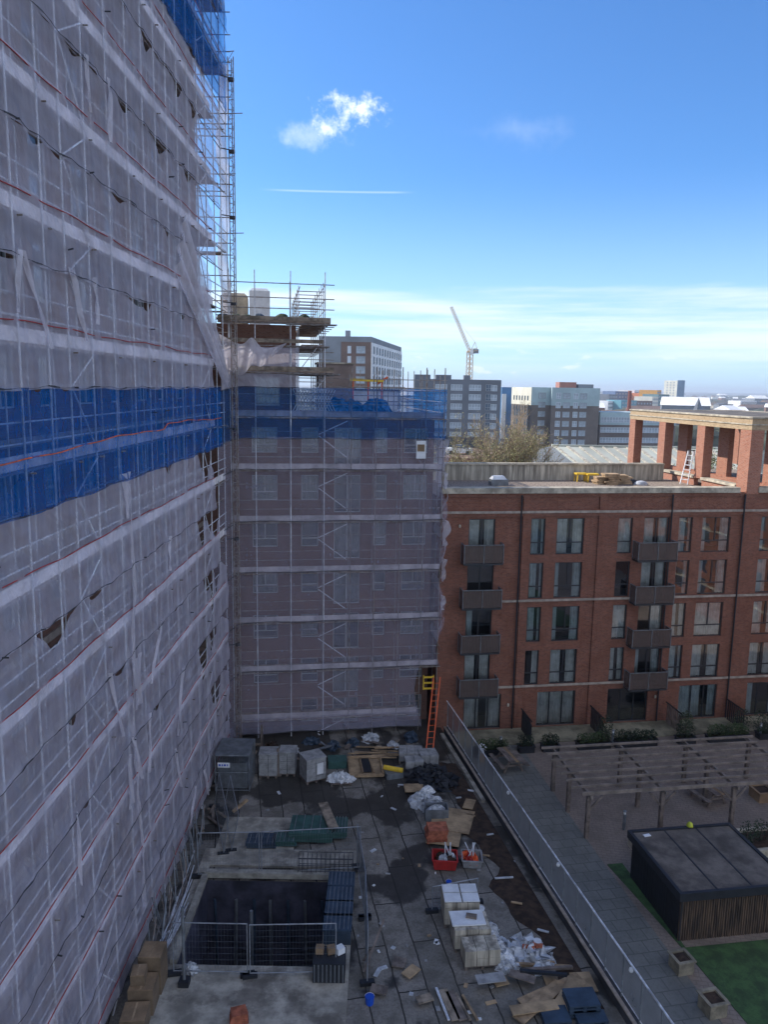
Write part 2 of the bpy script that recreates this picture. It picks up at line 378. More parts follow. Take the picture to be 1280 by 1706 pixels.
m_felt = pbr('roof_felt', (.14, .118, .10), .9, .35, .9, bump=.3, dirt=.4)
m_black = pbr('black_paint', (.018, .02, .026), .6, .15, 2)
m_lawn = pbr('artificial_grass', (.045, .095, .03), .95, .4, 2.2, bump=.6, tint=(.03, .06, .022))
m_leaf = pbr('leaf', (.06, .09, .03), .8, .4, 2); m_leafd = pbr('dark_leaf', (.03, .05, .022), .8, .4, 2); m_leafb = pbr('bright_leaf', (.12, .20, .05), .8, .4, 2)
m_leafo = pbr('olive_leaf', (.33, .31, .14), .8, .3, 2); m_twig = pbr('twig', (.30, .22, .14), .9, .3, 2); m_bark = pbr('bark', (.12, .09, .065), .9, .3, 3)
m_slat = slatmat()
m_fmesh = meshmat('railing_mesh', (.55, .58, .62), .42, .3)
m_fencet = pbr('fence_tube', (.30, .32, .35), .5, .2, 3, metal=.4)
m_wire = pbr('fence_wire', (.20, .22, .24), .5, .1, 3, metal=.5)
m_pane = pbr('far_pane', (.34, .40, .46), .3, .3, .3)
m_city = pbr('far_ground', (.13, .14, .12), .95, .5, .01)
# ------------------------------------------------------------------ openings in walls
def wall(mb, fr, a0, a1, z0, z1, ops, depth=.25):
    """fr(a, d, z) -> world; front face at d=0, inwards positive, with reveals round the openings"""
    A = sorted({a0, a1, *[o[0] for o in ops], *[o[1] for o in ops]}); Z = sorted({z0, z1, *[o[2] for o in ops], *[o[3] for o in ops]})
    for i in range(len(A)-1):
        for j in range(len(Z)-1):
            ca, cz = (A[i]+A[i+1])/2, (Z[j]+Z[j+1])/2
            if any(o[0] < ca < o[1] and o[2] < cz < o[3] for o in ops): continue
            mb.quad(fr(A[i], 0, Z[j]), fr(A[i+1], 0, Z[j]), fr(A[i+1], 0, Z[j+1]), fr(A[i], 0, Z[j+1]))
    for o in ops:
        p = [(o[0], o[2]), (o[1], o[2]), (o[1], o[3]), (o[0], o[3])]
        for k in range(4):
            q, r_ = p[k], p[(k+1) % 4]
            mb.quad(fr(q[0], 0, q[1]), fr(q[0], depth, q[1]), fr(r_[0], depth, r_[1]), fr(r_[0], 0, r_[1]))
    return mb
WCACHE = {}
def window(parent, base, rot, w, h, style='pair', fm=None, glass=None, curtain=0, depth=.09, name='window'):
    """base = sill centre; local x along the wall, y inwards. window > pane, curtain"""
    fm = fm or m_frame; glass = glass or m_glass
    key = (round(w, 2), round(h, 2), style, fm.name, glass.name, curtain, depth)
    if key not in WCACHE:
        t = .055; f = MB()
        f.bx(-w/2+.003, -w/2+t, depth, depth+.07, .003, h-.003).bx(w/2-t, w/2-.003, depth, depth+.07, .003, h-.003).bx(-w/2+t, w/2-t, depth, depth+.07, .003, t).bx(-w/2+t, w/2-t, depth, depth+.07, h-t, h-.003)
        if style in ('tee', 'bar'): f.bx(-w/2+t, w/2-t, depth+.003, depth+.067, h*.33-.03, h*.33+.03)
        if style == 'tee': f.bx(-.035, .035, depth+.002, depth+.068, h*.33+.03, h-t)
        if style == 'pair': f.bx(-.04, .04, depth+.002, depth+.068, t, h-t)
        if style == 'triple':
            for s in (-1, 1): f.bx(s*w/6-.035, s*w/6+.035, depth+.002, depth+.068, t, h-t)
        g = MB().quad((-w/2+t, depth+.035, t), (w/2-t, depth+.035, t), (w/2-t, depth+.035, h-t), (-w/2+t, depth+.035, h-t))
        cm = None
        if curtain:
            rnd = random.Random(curtain); c = MB()
            spans = {1: [(-.5, -.08), (.12, .5)], 2: [(-.5, -.22)], 3: [(-.5, .5)], 4: [(-.5, -.3), (.22, .5)], 5: [(.05, .5)], 6: [(-.5, .1), (.3, .5)]}[curtain]
            for s0, s1 in spans:
                k = rnd.uniform(0, 6)
                x0, x1 = s0*w*.97, s1*w*.97
                c.grid(lambda a, b, x0=x0, x1=x1, k=k: (x0+(x1-x0)*a+.01*math.sin(b*3+a*9), depth+.15+.035*math.sin(a*(x1-x0)*34+k+b*.8)+.02*math.sin(a*17+k), .05+(h-.12)*b), max(6, int((x1-x0)*26)), 5)
            cm = c.mesh('curtain', m_curt if curtain % 2 else m_curt2, True)
        WCACHE[key] = (f.mesh('window', fm), g.mesh('pane', glass), cm)
    fm_, gm_, cm_ = WCACHE[key]
    o = obj(name, fm_, parent, base, rot)
    obj('pane', gm_, o, base, rot)
    if cm_: obj('curtain', cm_, o, base, rot)
    return o
# ================================================================== GROUND
def xr(Y): return 4.2+(41.93-Y)*.204        # yard side of the party wall
OP = (-7.15, -2.0, 24.6, 29.5)
tag(MB().quad((-9000, -300, -.9), (OP[0]-.3, -300, -.9), (OP[0]-.3, 9500, -.9), (-9000, 9500, -.9)).quad((OP[1]+.3, -300, -.9), (9000, -300, -.9), (9000, 9500, -.9), (OP[1]+.3, 9500, -.9))
    .quad((OP[0]-.3, -300, -.9), (OP[1]+.3, -300, -.9), (OP[1]+.3, OP[2]-.3, -.9), (OP[0]-.3, OP[2]-.3, -.9)).quad((OP[0]-.3, OP[3]+.3, -.9), (OP[1]+.3, OP[3]+.3, -.9), (OP[1]+.3, 9500, -.9), (OP[0]-.3, 9500, -.9))
    .build('ground', m_city), kind='structure')
y = MB(); x0 = -12.0
y.quad((x0, 2, 0), (OP[0], 2, 0), (OP[0], 47, 0), (x0, 47, 0))
y.quad((OP[0], 2, 0), (OP[1], 2, 0), (OP[1], OP[2], 0), (OP[0], OP[2], 0)).quad((OP[0], OP[3], 0), (OP[1], OP[3], 0), (OP[1], 47, 0), (OP[0], 47, 0))
y.quad((OP[1], 2, 0), (xr(2), 2, 0), (xr(47), 47, 0), (OP[1], 47, 0))
tag(y.build('yard_ground', groundmat()), kind='structure')
# pale concrete slab round the opening
def ringpoly(z):
    s = MB(); X0, X1, Y0, Y1 = -7.6, -.95, 17.0, 31.6
    s.bx(X0, X1, Y0, OP[2], 0, z).bx(X0, X1, OP[3]+.9, Y1, 0, z).bx(OP[1], X1, OP[2], OP[3]+.9, 0, z).bx(X0, OP[0], OP[2], OP[3]+.9, 0, z)
    s.bx(X0+.4, X1-2.8, Y1, Y1+2.6, 0, z-.02)
    return s
tag(ringpoly(.10).build('concrete_slab', m_conc), kind='structure')
k = MB()
k.bx(OP[0]-.12, OP[0]+.12, OP[2], OP[3], .10, .30).bx(OP[0], OP[1]+.25, OP[3], OP[3]+.28, .10, .34)
tag(k.build('opening_kerb', pbr('kerb_concrete', (.36, .34, .29), .85, .25, 2, dirt=.3)), kind='structure')
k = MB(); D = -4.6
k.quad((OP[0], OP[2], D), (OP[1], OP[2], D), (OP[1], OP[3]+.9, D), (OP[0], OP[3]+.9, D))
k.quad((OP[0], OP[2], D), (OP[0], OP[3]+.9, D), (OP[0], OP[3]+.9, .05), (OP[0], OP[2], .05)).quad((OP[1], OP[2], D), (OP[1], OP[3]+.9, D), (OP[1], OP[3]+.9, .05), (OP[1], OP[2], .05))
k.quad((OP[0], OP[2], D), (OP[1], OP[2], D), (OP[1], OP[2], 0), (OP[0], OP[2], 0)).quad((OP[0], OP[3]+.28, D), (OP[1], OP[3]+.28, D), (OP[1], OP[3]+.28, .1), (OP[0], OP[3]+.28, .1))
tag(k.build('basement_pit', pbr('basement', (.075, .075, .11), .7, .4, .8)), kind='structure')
# brown soil along the party wall
rnd = random.Random(3)
so_ = MB(); N = 40
def soil(a, b):
    Y = 23+a*17; w = 1.3+.35*math.sin(a*23)+.2*math.sin(a*51+1); return (xr(Y)-.42-w*b, Y, .012+.10*math.sin(b*3.14)*abs(math.sin(a*30+b*4)))
tag(so_.grid(soil, N, 8).build('soil_strip', m_mud, None, True), kind='structure')
# courtyard
cz = -.3
c = MB().quad((xr(5)+.3, 5, cz), (60, 5, cz), U(24, 3, cz), U(-9.6, 3, cz))
tag(c.build('courtyard_paving', pavemat('courtyard_setts', (.27, .215, .175), (.25, .20, .165), (.20, .16, .13), .4, .2, BA)), kind='structure')
c = MB().quad((xr(12)+.3, 12, cz+.004), (xr(12)+3.1, 12, cz+.004), U(-5.1, -14, cz+.004), U(-5.1, -2.2, cz+.004), (xr(43.5)+.3, 43.5, cz+.004))
c.f = [(0, 1, 2, 3, 4)]
tag(c.build('footpath', pavemat('path_slabs', (.20, .195, .175), (.165, .165, .15), (.105, .105, .095), .62, .62, -R(11.5))), kind='structure')
c = MB().prism([tuple(U(a, b))[:2] for a, b in ((-5.1, -2.0), (-9.4, -2.0), (-9.4, 0), (22, 0), (22, -2.0))], cz, cz+.06)
c = MB().ub(-9.3, 22, -2.1, 0, cz, cz+.05)
tag(c.build('patio_strip', pbr('patio_slabs', (.27, .24, .16), .9, .3, 1.0)), kind='structure')
c = MB().quad(U(-4.9, -14.0, cz+.02), U(-4.35, -14.0, cz+.02), U(-4.35, -19.6, cz+.02), U(-4.9, -19.6, cz+.02)); 
tag(MB().prism([tuple(U(a, b))[:2] for a, b in ((-5.0, -13.9), (-4.3, -13.9), (-4.3, -19.2), (8, -19.2), (8, -34), (-3.6, -30), (-4.35, -20))], cz, cz+.03).build('lawn', m_lawn), kind='structure')
tag(MB().ub(.5, 8, -16.8, -13.2, cz, cz+.03).build('lawn_far', m_lawn), kind='structure')
# ================================================================== FAR CITY HELPERS
def facewin(par, p0, p1, zrows, us, w, h, fm, glass=m_pane, name='window', key=None):
    """windows on the face from p0 to p1 (2-D), at fractions us and sill heights zrows; each is its own part"""
    p0 = Vector((p0[0], p0[1], 0)); p1 = Vector((p1[0], p1[1], 0)); d = (p1-p0); ang = math.atan2(d.y, d.x)
    n = Vector((d.y, -d.x, 0)).normalized()
    key = ('f', round(w, 2), round(h, 2), fm.name, glass.name, name)
    if key not in WCACHE:
        t = .12
        f = MB().bx(-w/2, -w/2+t, -.08, .02, 0, h).bx(w/2-t, w/2, -.08, .02, 0, h).bx(-w/2+t, w/2-t, -.08, .02, 0, t).bx(-w/2+t, w/2-t, -.08, .02, h-t, h)
        if w > 1.3: f.bx(-.06, .06, -.08, .02, t, h-t)
        f.bx(-w/2+t, w/2-t, -.03, .019, h*.35, h*.35+.12)
        g = MB().quad((-w/2+t, -.02, t), (w/2-t, -.02, t), (w/2-t, -.02, h-t), (-w/2+t, -.02, h-t))
        WCACHE[key] = (f.mesh(name, fm), g.mesh('pane', glass))
    for z in zrows:
        for u in us:
            q = p0+d*u+n*.02; b = (q.x, q.y, z)
            o = obj(name, WCACHE[key][0], par, b, ang); obj('pane', WCACHE[key][1], o, b, ang)
def block(name, label, poly, z0, z1, wm, parts=(), cat='building', group=None):
    c = Vector((sum(p[0] for p in poly)/len(poly), sum(p[1] for p in poly)/len(poly), z0))
    r = thing(name, c, label, cat, group)
    MB().prism(poly, z0, z1).build('wall', wm, r)
    for nm, mb, mt in parts: mb.build(nm, mt, r)
    return r
# ================================================================== BRICK BUILDING
bb = thing('brick_building', U(2, 0, cz), 'red brick apartment block of five storeys with stone string courses and mesh balconies', 'building', rot=BA)
cols = {'A': (-8.0, -6.4), 'B': (-4.2, -3.32), 'C': (-2.6, -.88), 'D': (1.28, 2.2), 'E': (2.95, 4.6), 'F': (5.2, 6.1), 'G': (6.75, 8.62), 'H': (10.7, 12.5), 'I': (13.3, 14.2)}
sills = {4: 10.58, 3: 7.9, 2: 5.17, 1: 2.45}
ops = []; wins = []
for s, z in sills.items():
    for n, (a, b) in cols.items():
        z0 = z if n not in 'AE' else z-.32
        ops.append((a, b, z0, z+2.2)); wins.append((n, s, a, b, z0, z+2.2))
for n, a, b in (('A', -7.95, -5.6), ('C', -3.3, -.82), ('E', 1.3, 3.98), ('G', 6.1, 8.7), ('H', 10.8, 13.2)):
    ops.append((a, b, cz+.06, 1.97)); wins.append((n, 0, a, b, cz+.06, 1.97))
fr = lambda a, d, z: U(a, d+.1, z)
mb = MB(); wall(mb, fr, -9.7, 16, cz, 14.32, ops, .35)
mb.quad(U(16, .1, cz), U(16, 9.6, cz), U(16, 9.6, 14.0), U(16, .1, 14.32))
mb.quad(U(-9.7, 9.6, cz), U(16, 9.6, cz), U(16, 9.6, 14.0), U(-9.7, 9.6, 14.0))
mb.quad(U(-9.7, .1, cz), U(-9.7, 9.6, cz), U(-9.7, 9.6, 14.0), U(-9.7, .1, 14.0))
mb.build('wall', m_brick, bb)
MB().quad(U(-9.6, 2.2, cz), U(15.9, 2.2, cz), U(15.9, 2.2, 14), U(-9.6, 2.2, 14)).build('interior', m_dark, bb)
fl = MB()
for z in (2.1, 4.85, 7.55, 10.25, 13.0): fl.ub(-9.6, 15.9, .5, 2.19, z, z+.3)
fl.build('floor_slabs', m_dark, bb)
# pilasters and panel frames stand 0.1 proud of the wall
for a, b in ((-4.76, -4.3), (-.02, .56), (4.66, 5.15), (9.4, 10.05), (14.5, 15.1)):
    MB().ub(a, b, 0, .098, cz, 14.3).build('pilaster', m_brick, bb)
for a, b in ((-9.6, -4.762), (-4.298, -.022), (.562, 4.658), (5.152, 9.398), (10.052, 14.498)):
    MB().ub(a, b, .004, .097, 12.93, 13.32).build('brick_band', m_brick, bb)
    MB().ub(a, b, .004, .097, 14.1, 14.3).build('brick_band', m_brick, bb)
for z, a in ((2.36, -6.0), (7.74, -6.0), (13.12, -9.65)):
    zz = z
    MB().ub(a, 15.2, -.05, .0-.002, zz, zz+.14).build('string_course', m_strip, bb)
MB().ub(-9.7, 8.95, -.10, .62, 14.302, 14.62).ub(10.2, 16.1, -.10, .62, 14.302, 14.62).build('coping', m_stone, bb)
MB().ub(-9.7, 8.95, .3, .56, 13.9, 14.301).ub(10.2, 16.1, .3, .56, 13.9, 14.301).build('parapet', m_brick2, bb)
MB().ub(-9.7, 16, .12, 9.55, 13.7, 14.0).build('roof', m_gravel, bb)
MB().ub(-9.7, 8.8, 9.0, 9.35, 14.0, 15.08).build('back_parapet', m_conc2, bb)
MB().ub(-9.7, 8.8, 8.9, 9.45, 15.08, 15.2).build('back_coping', m_stone, bb)
rnd = random.Random(11)
for i, (n, s, a, b, z0, z1) in enumerate(wins):
    w = b-a; h = z1-z0
    st = 'triple' if s == 0 else ('bar' if n in 'BDF' else ('pair' if n in 'AE' else 'tee'))
    cu = {('A', 3): 0, ('C', 2): 4, ('E', 0): 0, ('E', 4): 1, ('B', 1): 5, ('D', 3): 0, ('E', 2): 5, ('A', 2): 2, ('G', 0): 6}.get((n, s), rnd.choice((3, 1, 4, 3, 6)) if n in 'BDF' else rnd.choice((1, 4, 6, 1, 3)))
    base = U((a+b)/2, .1, z0)
    window(bb, tuple(base), BA, w, h, st, curtain=cu)
for zt, us in ((0, ((-8.45, -6.1), (2.25, 4.75))),):
    for s, z in sills.items():
        for a, b in us:
            z0 = z-.38; bl = MB().ub(a, b, -.76, .0-.004, z0, z0+.1).build('balcony', m_frame, bb)
            p = MB()
            p.ub(a, b, -.74, -.73, z0+.13, z0+1.16).ub(a, a+.01, -.728, -.02, z0+.13, z0+1.16).ub(b-.01, b, -.728, -.02, z0+.13, z0+1.16)
            for q in range(27): p.ub(a+.03+q*(b-a-.08)/26, a+.055+q*(b-a-.08)/26, -.765, -.742, z0+.13, z0+1.16)
            p.build('mesh_panel', m_balc, bl)
            rl = MB()
            for q in ((a, -.77), (b, -.77), (a, -.02), (b, -.02), ((a+b)/2, -.77)): rl.beam(U(q[0], q[1], z0+.1), U(q[0], q[1], z0+1.2), .035, .035)
            rl.beam(U(a, -.772, z0+1.2), U(b, -.772, z0+1.2), .05, .04).beam(U(a, -.745, z0+1.199), U(a, 0, z0+1.199), .05, .04).beam(U(b, -.745, z0+1.199), U(b, 0, z0+1.199), .05, .04)
            rl.build('rail', m_steel, bl)
for a, z in ((-8.6, 12.3), (-5.2, 1.2), (4.4, 1.3)):
    MB().lathe(U(a, -.08, z), [(.05, 0), (.07, .05), (.07, .16), (.03, .2)], 8).build('wall_light', m_stone, bb)
# small stuff on the brick facade
for a in (-4.9, 9.35, 4.6):
    MB().bar(U(a, -.06, cz), U(a, -.06, 14.2), .045).build('drainpipe', m_black, bb)
# ================================================================== PAVILION
pv = thing('rooftop_pavilion', U(9.4, 8, 14.0), 'open brick pavilion with square columns and pale banded beam on the flat roof', 'pavilion', rot=BA)
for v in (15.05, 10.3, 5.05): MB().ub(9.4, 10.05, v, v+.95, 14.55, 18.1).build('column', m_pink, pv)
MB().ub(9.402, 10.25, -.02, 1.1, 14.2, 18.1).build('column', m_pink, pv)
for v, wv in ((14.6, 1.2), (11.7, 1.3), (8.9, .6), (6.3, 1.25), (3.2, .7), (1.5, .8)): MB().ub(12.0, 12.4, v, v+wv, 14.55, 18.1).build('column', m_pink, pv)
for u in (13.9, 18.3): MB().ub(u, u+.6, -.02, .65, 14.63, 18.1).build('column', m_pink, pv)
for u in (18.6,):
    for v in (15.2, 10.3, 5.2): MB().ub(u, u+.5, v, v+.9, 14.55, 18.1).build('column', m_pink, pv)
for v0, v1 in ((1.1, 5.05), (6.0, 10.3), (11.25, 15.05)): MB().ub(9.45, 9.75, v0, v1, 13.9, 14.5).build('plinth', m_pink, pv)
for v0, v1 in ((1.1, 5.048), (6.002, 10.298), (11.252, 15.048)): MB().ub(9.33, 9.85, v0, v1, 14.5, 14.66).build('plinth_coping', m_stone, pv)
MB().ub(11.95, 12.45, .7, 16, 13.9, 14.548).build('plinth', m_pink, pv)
def pring(z0, z1, o): return MB().ub(9.4-o, 9.95, .65, 15.35, z0, z1).ub(9.4-o, 19.3+o, -.02-o, .65-.001, z0, z1).ub(9.4-o, 19.3+o, 15.351, 16+o, z0, z1).ub(18.7, 19.3+o, .65, 15.35, z0, z1)
pring(18.102, 18.40, .02).build('beam', m_tanb, pv)
pring(18.402, 18.47, .07).build('stone_band', m_stone, pv)
pring(18.472, 18.80, .02).build('beam', m_tanb, pv)
pring(18.802, 18.90, .09).build('roof_edge', m_stone, pv)
MB().ub(9.9, 18.8, .6, 15.4, 18.78, 18.87).build('roof', m_felt, pv)
MB().ub(9.9, 19, .66, 15.8, 13.7, 14.06).build('deck', m_gravel, pv)
# ================================================================== ROOF ITEMS
zr = 14.0
vq = G(830, 808, zr); vu, vv_ = (vq-PB).dot(DU), (vq-PB).dot(DV)
vb = thing('roof_vent_box', vq, 'dark vent box with white domed lid on the gravel roof', 'roof vent', rot=BA)
MB().ub(vu-.55, vu+.6, vv_-.4, vv_+.4, zr, zr+.4).build('housing', m_steel, vb)
MB().box(U(vu, vv_, zr+.51), (1.0, .7, .22), BA, top=(.7, .6)).build('lid', m_white, vb)
tag(MB().ub(-4.9, -3.0, 5.0, 5.3, zr, zr+.05).build('loose_plank', m_wood), 'pale plank lying flat on the gravel roof', 'plank')
def RUV(px, py): q = G(px, py, 14.0); return (q-PB).dot(DU), (q-PB).dot(DV)
for i, (u, v) in enumerate((RUV(968, 802), RUV(986, 803))):
    t = thing('trestle_table', U(u, v, zr), ('yellow trestle table on the gravel roof, the one farther from the timber' if i == 0 else 'yellow trestle table on the gravel roof right beside the stacked timber'), 'trestle', 'yellow trestles on the roof', BA)
    MB().ub(u-.42, u+.42, v-.3, v+.3, zr+.5, zr+.6).build('tabletop', m_yellow, t)
    for a in (-.36, .36):
        for b in (-.25, .25): MB().beam(U(u+a, v+b, zr), U(u+a*.9, v+b*.9, zr+.5), .07, .07).build('leg', m_yellow, t)
rnd = random.Random(5)
for i, (u, v, n) in enumerate(((*RUV(1001, 806), 4), (*RUV(1018, 807), 6), (*RUV(1036, 806), 5))):
    t = thing('timber_stack', U(u, v, zr), ['sunlit stack of cut boards nearest the yellow trestles', 'middle stack of cut boards on the gravel roof', 'stack of cut boards beside the pavilion'][i], 'timber', 'timber stacks on the roof', BA)
    for k in range(n):
        l = rnd.uniform(.6, 1.1); MB().box(U(u+rnd.uniform(-.1, .1), v, zr+.07+k*.125), (l, .8, .11), BA+rnd.uniform(-.12, .12)).build('board', m_wood, t)
for i, (u, v, c_) in enumerate(((*RUV(1056, 806), m_black), (*RUV(1068, 808), m_poly))):
    tag(lump(MB(), U(u, v, zr), .45, .35, .3, i+3).build('rubble_bag', c_, None, True), ['crumpled black bag beside the timber on the roof', 'crumpled grey bag beside the pavilion wall on the roof'][i], 'bag')
def stepladder(P, h, ang, label, mat=None):
    mat = mat or m_metal
    t = thing('stepladder', P, label, 'ladder', rot=ang)
    ca, sa = math.cos(ang), math.sin(ang)
    L = lambda x, y, z: P+Vector((x*ca-y*sa, x*sa+y*ca, z))
    for s in (-1, 1):
        MB().beam(L(s*.28, -.55, 0), L(s*.2, 0, h), .05, .08).build('stile', mat, t); MB().beam(L(s*.28, .6, 0), L(s*.2, .05, h), .04, .06).build('back_leg', mat, t)
    for k in range(1, 7):
        f = k/7.; MB().box(L(0, -.55*(1-f), h*f), (.5, .12, .04), ang).build('tread', mat, t)
    MB().box(L(0, .02, h+.02), (.46, .25, .06), ang).build('top_cap', m_black, t)
stepladder(G(1148, 806, 14.05), 2.3, BA-1.1, 'silver stepladder standing open before the pavilion on the roof')
# ================================================================== BUILDINGS IN SCAFFOLD
tw = thing('tower_block', (-10.3, 25, 0), 'tall brick tower block behind white and blue scaffold netting', 'building')
XW = -9.98; TY0, TY1 = 6.0, 42.3; TZ = 44.0
ops = []
ft_ = [1.05+2.96*k for k in range(14)]
ycols = []
yy = 8.0
while yy < 39: ycols.append((yy, yy+1.5)); ycols.append((yy+2.9, yy+4.0)); yy += 5.9
ycols = [q for q in ycols if q[1] < 39.6]
for z in ft_:
    for a, b in ycols: ops.append((a, b, z+.75, z+2.45))
fr = lambda a, d, z: Vector((XW-d, a, z))
mb = MB(); wall(mb, fr, TY0, TY1, 0, TZ, ops, .3)
mb.quad((XW, TY1, 0), (-24, TY1, 0), (-24, TY1, TZ), (XW, TY1, TZ)).quad((XW, TY0, 0), (-24, TY0, 0), (-24, TY0, TZ), (XW, TY0, TZ)).quad((-24, TY0, 0), (-24, TY1, 0), (-24, TY1, TZ), (-24, TY0, TZ)).quad((XW, TY0, TZ), (XW, TY1, TZ), (-24, TY1, TZ), (-24, TY0, TZ))
mb.build('wall', m_brick2, tw)
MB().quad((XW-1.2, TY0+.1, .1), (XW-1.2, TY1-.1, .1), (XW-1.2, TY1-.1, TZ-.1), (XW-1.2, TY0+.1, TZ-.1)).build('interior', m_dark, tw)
cnt = 0
for k, z in enumerate(ft_):
    if k > 11: continue
    for a, b in ycols:
        if a < 13: continue
        window(tw, (XW, (a+b)/2, z+.75), R(90), b-a, 1.7, 'pair' if b-a > 1.2 else 'bar', m_lframe, m_glass2, curtain=(3 if (k*7+int(a)) % 3 == 0 else 0))
for k, z in enumerate(ft_): MB().bx(XW+.002, XW+.05, TY0, TY1, z-.28, z-.05).build('floor_band', m_strip, tw)
# wing
VW = 1.35
wg = thing('scaffolded_wing', U(-16, 3, 0), 'brick wing across the yard end behind pale netting with a blue netted roof edge', 'building', rot=BA)
ops = []; wl = []
for j, z in enumerate((16.5, 13.78, 11.03, 8.27, 5.5, 2.75, 0.2)):
    for a, b, dz in ((-20.5, -19.06, 0), (-17.7, -16.7, 0), (-15.8, -14.25, -.75), (-13.46, -12.7, 0), (-11.73, -10.3, 0)):
        if a == -20.5 and j == 6: continue
        ops.append((a, b, z+dz if z > 1 else max(.06, z+dz), z+1.45)); wl.append(ops[-1])
for a, b in ((-20.3, -18.9),): ops.append((a, b, 19.15, 20.75)); wl.append(ops[-1])
fr = lambda a, d, z: U(a, VW+d, z)
mb = MB()
wall(mb, fr, -36, -9.95, 0, 18.55, [o for o in ops if o[3] < 18.5], .3)  # left length added, unseen behind the tower, to block a sun leak
wall(mb, fr, -36, -18.0, 18.55, 23.6, [o for o in ops if o[3] > 18.5], .3)
mb.quad(U(-9.95, VW, 0), U(-9.95, 14, 0), U(-9.95, 14, 18.55), U(-9.95, VW, 18.55)).quad(U(-18.0, VW, 18.55), U(-18.0, 14, 18.55), U(-18.0, 14, 23.6), U(-18.0, VW, 23.6))
mb.quad(U(-36, 14, 0), U(-9.95, 14, 0), U(-9.95, 14, 18.55), U(-36, 14, 18.55)).quad(U(-36, 14, 18.5), U(-18, 14, 18.5), U(-18, 14, 23.6), U(-36, 14, 23.6)).quad(U(-36, VW, 0), U(-36, 14, 0), U(-36, 14, 23.6), U(-36, VW, 23.6))
mb.build('wall', m_brick2, wg)
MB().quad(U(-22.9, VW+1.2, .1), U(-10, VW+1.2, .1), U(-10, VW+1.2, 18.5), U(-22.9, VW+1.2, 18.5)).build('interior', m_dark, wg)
MB().ub(-35.9, -18.05, VW+.35, 13.9, 23.3, 23.55).build('roof', m_felt, wg)
MB().ub(-17.99, -10.0, VW+.35, 13.9, 18.2, 18.5).build('lower_roof', m_gravel, wg)
for o in wl: window(wg, tuple(U((o[0]+o[1])/2, VW, o[2])), BA, o[1]-o[0], o[3]-o[2], 'tee' if o[1]-o[0] > 1.2 and o[3]-o[2] < 1.7 else ('pair' if o[3]-o[2] > 1.7 else 'bar'), m_lframe, m_glass2, curtain=(3 if int(o[0]*3+o[2]) % 2 else 0))
MB().ub(-15.6, -10.2, 12.6, 12.9, 18.52, 20.05).build('insulation_upstand', m_white, wg)
MB().ub(-15.6, -10.15, 12.4, 13.1, 20.052, 20.13).build('upstand_capping', m_seam, wg)
MB().ub(-9.99, -9.97, 0, 0.1, 0, 0.1)
# ================================================================== SCAFFOLDS
POLY = [9.3, 11.1, 12.9, 14.7, 16.55, 18.5, 20.1, 21.4, 23.1, 25.0, 26.9, 28.6, 30.1, 31.6, 33.2, 34.9, 36.6, 38.2, 39.9, 41.5]
XO, XI = -8.56, -9.75
REDZ = [.93+2.96*k for k in range(15)]          # red cords
SEAM = [z+1.5 for z in REDZ]; SEAM[11] = 34.15
ts = thing('tower_scaffold', (XO, 25, 0), 'tall galvanised tube scaffold with boarded lifts against the tower block', 'scaffold')
rnd = random.Random(21)
for i, Y in enumerate(POLY):
    MB().bar((XO, Y, .05), (XO, Y, 42.5), .03, 6).build('standard', m_metal, ts)
    MB().bar((XI, Y+.06, .05), (XI, Y+.06, 42.5), .027, 6).build('inner_standard', m_metal, ts)
YA, YB = 9.0, 41.8
YBh = 43.0
for k, z in enumerate(REDZ):
    if z > 42: continue
    dz = z-.48
    if k > 0:
        MB().bx(XI+.04, XO-.06, YA, YB if k < 6 else (40.2 if k < 12 else 42.9), dz-.06, dz).build('deck', m_soffit, ts)
        MB().bx(XO-.055, XO-.03, YA, YB if k < 6 else (39.4 if k < 12 else 42.9), dz+.02, dz+.36).build('toe_board', m_toe, ts)
        MB().bar((XO-.06, YA, dz-.05), (XO+.05, YB+.3, dz-.05), .026).build('ledger', m_metald, ts)
        MB().bar((XI+.05, YA, dz-.09), (XI+.05, YB+.3, dz-.09), .026).build('ledger', m_metald, ts)
        tr = MB()
        for Y in POLY: tr.bar((XO+(.2 if rnd.random() < .35 else -.05), Y+.1, dz-.1), (XI-.2, Y+.1, dz-.1), .026, 5)
        tr.build('transoms', m_metald, ts)
    for g in (.62, 1.12): MB().bar((XO-.05, YA, dz+g), (XO-.05, YB+.2 if k < 8 else YBh+.2, dz+g), .024).build('guard_rail', m_metal, ts)
    MB().bar((XO-.06, YA, dz+1.98), (XO-.04, YB+.1, dz+1.98), .024).build('guard_rail', m_metald, ts)
for k in range(0, 14):
    z = REDZ[k]-.48
    for j, (a, b) in enumerate(((7, 8), (16, 17))):
        ya, yb = POLY[a], POLY[b]
        MB().bar((XO+.03, ya, z+1.95), (XO+.03, yb, z+.1), .026).build('brace', m_metal, ts)
        MB().bar((XO+.03, ya, z-1.0), (XO+.03, yb, z-.1), .026).build('brace', m_metal, ts)
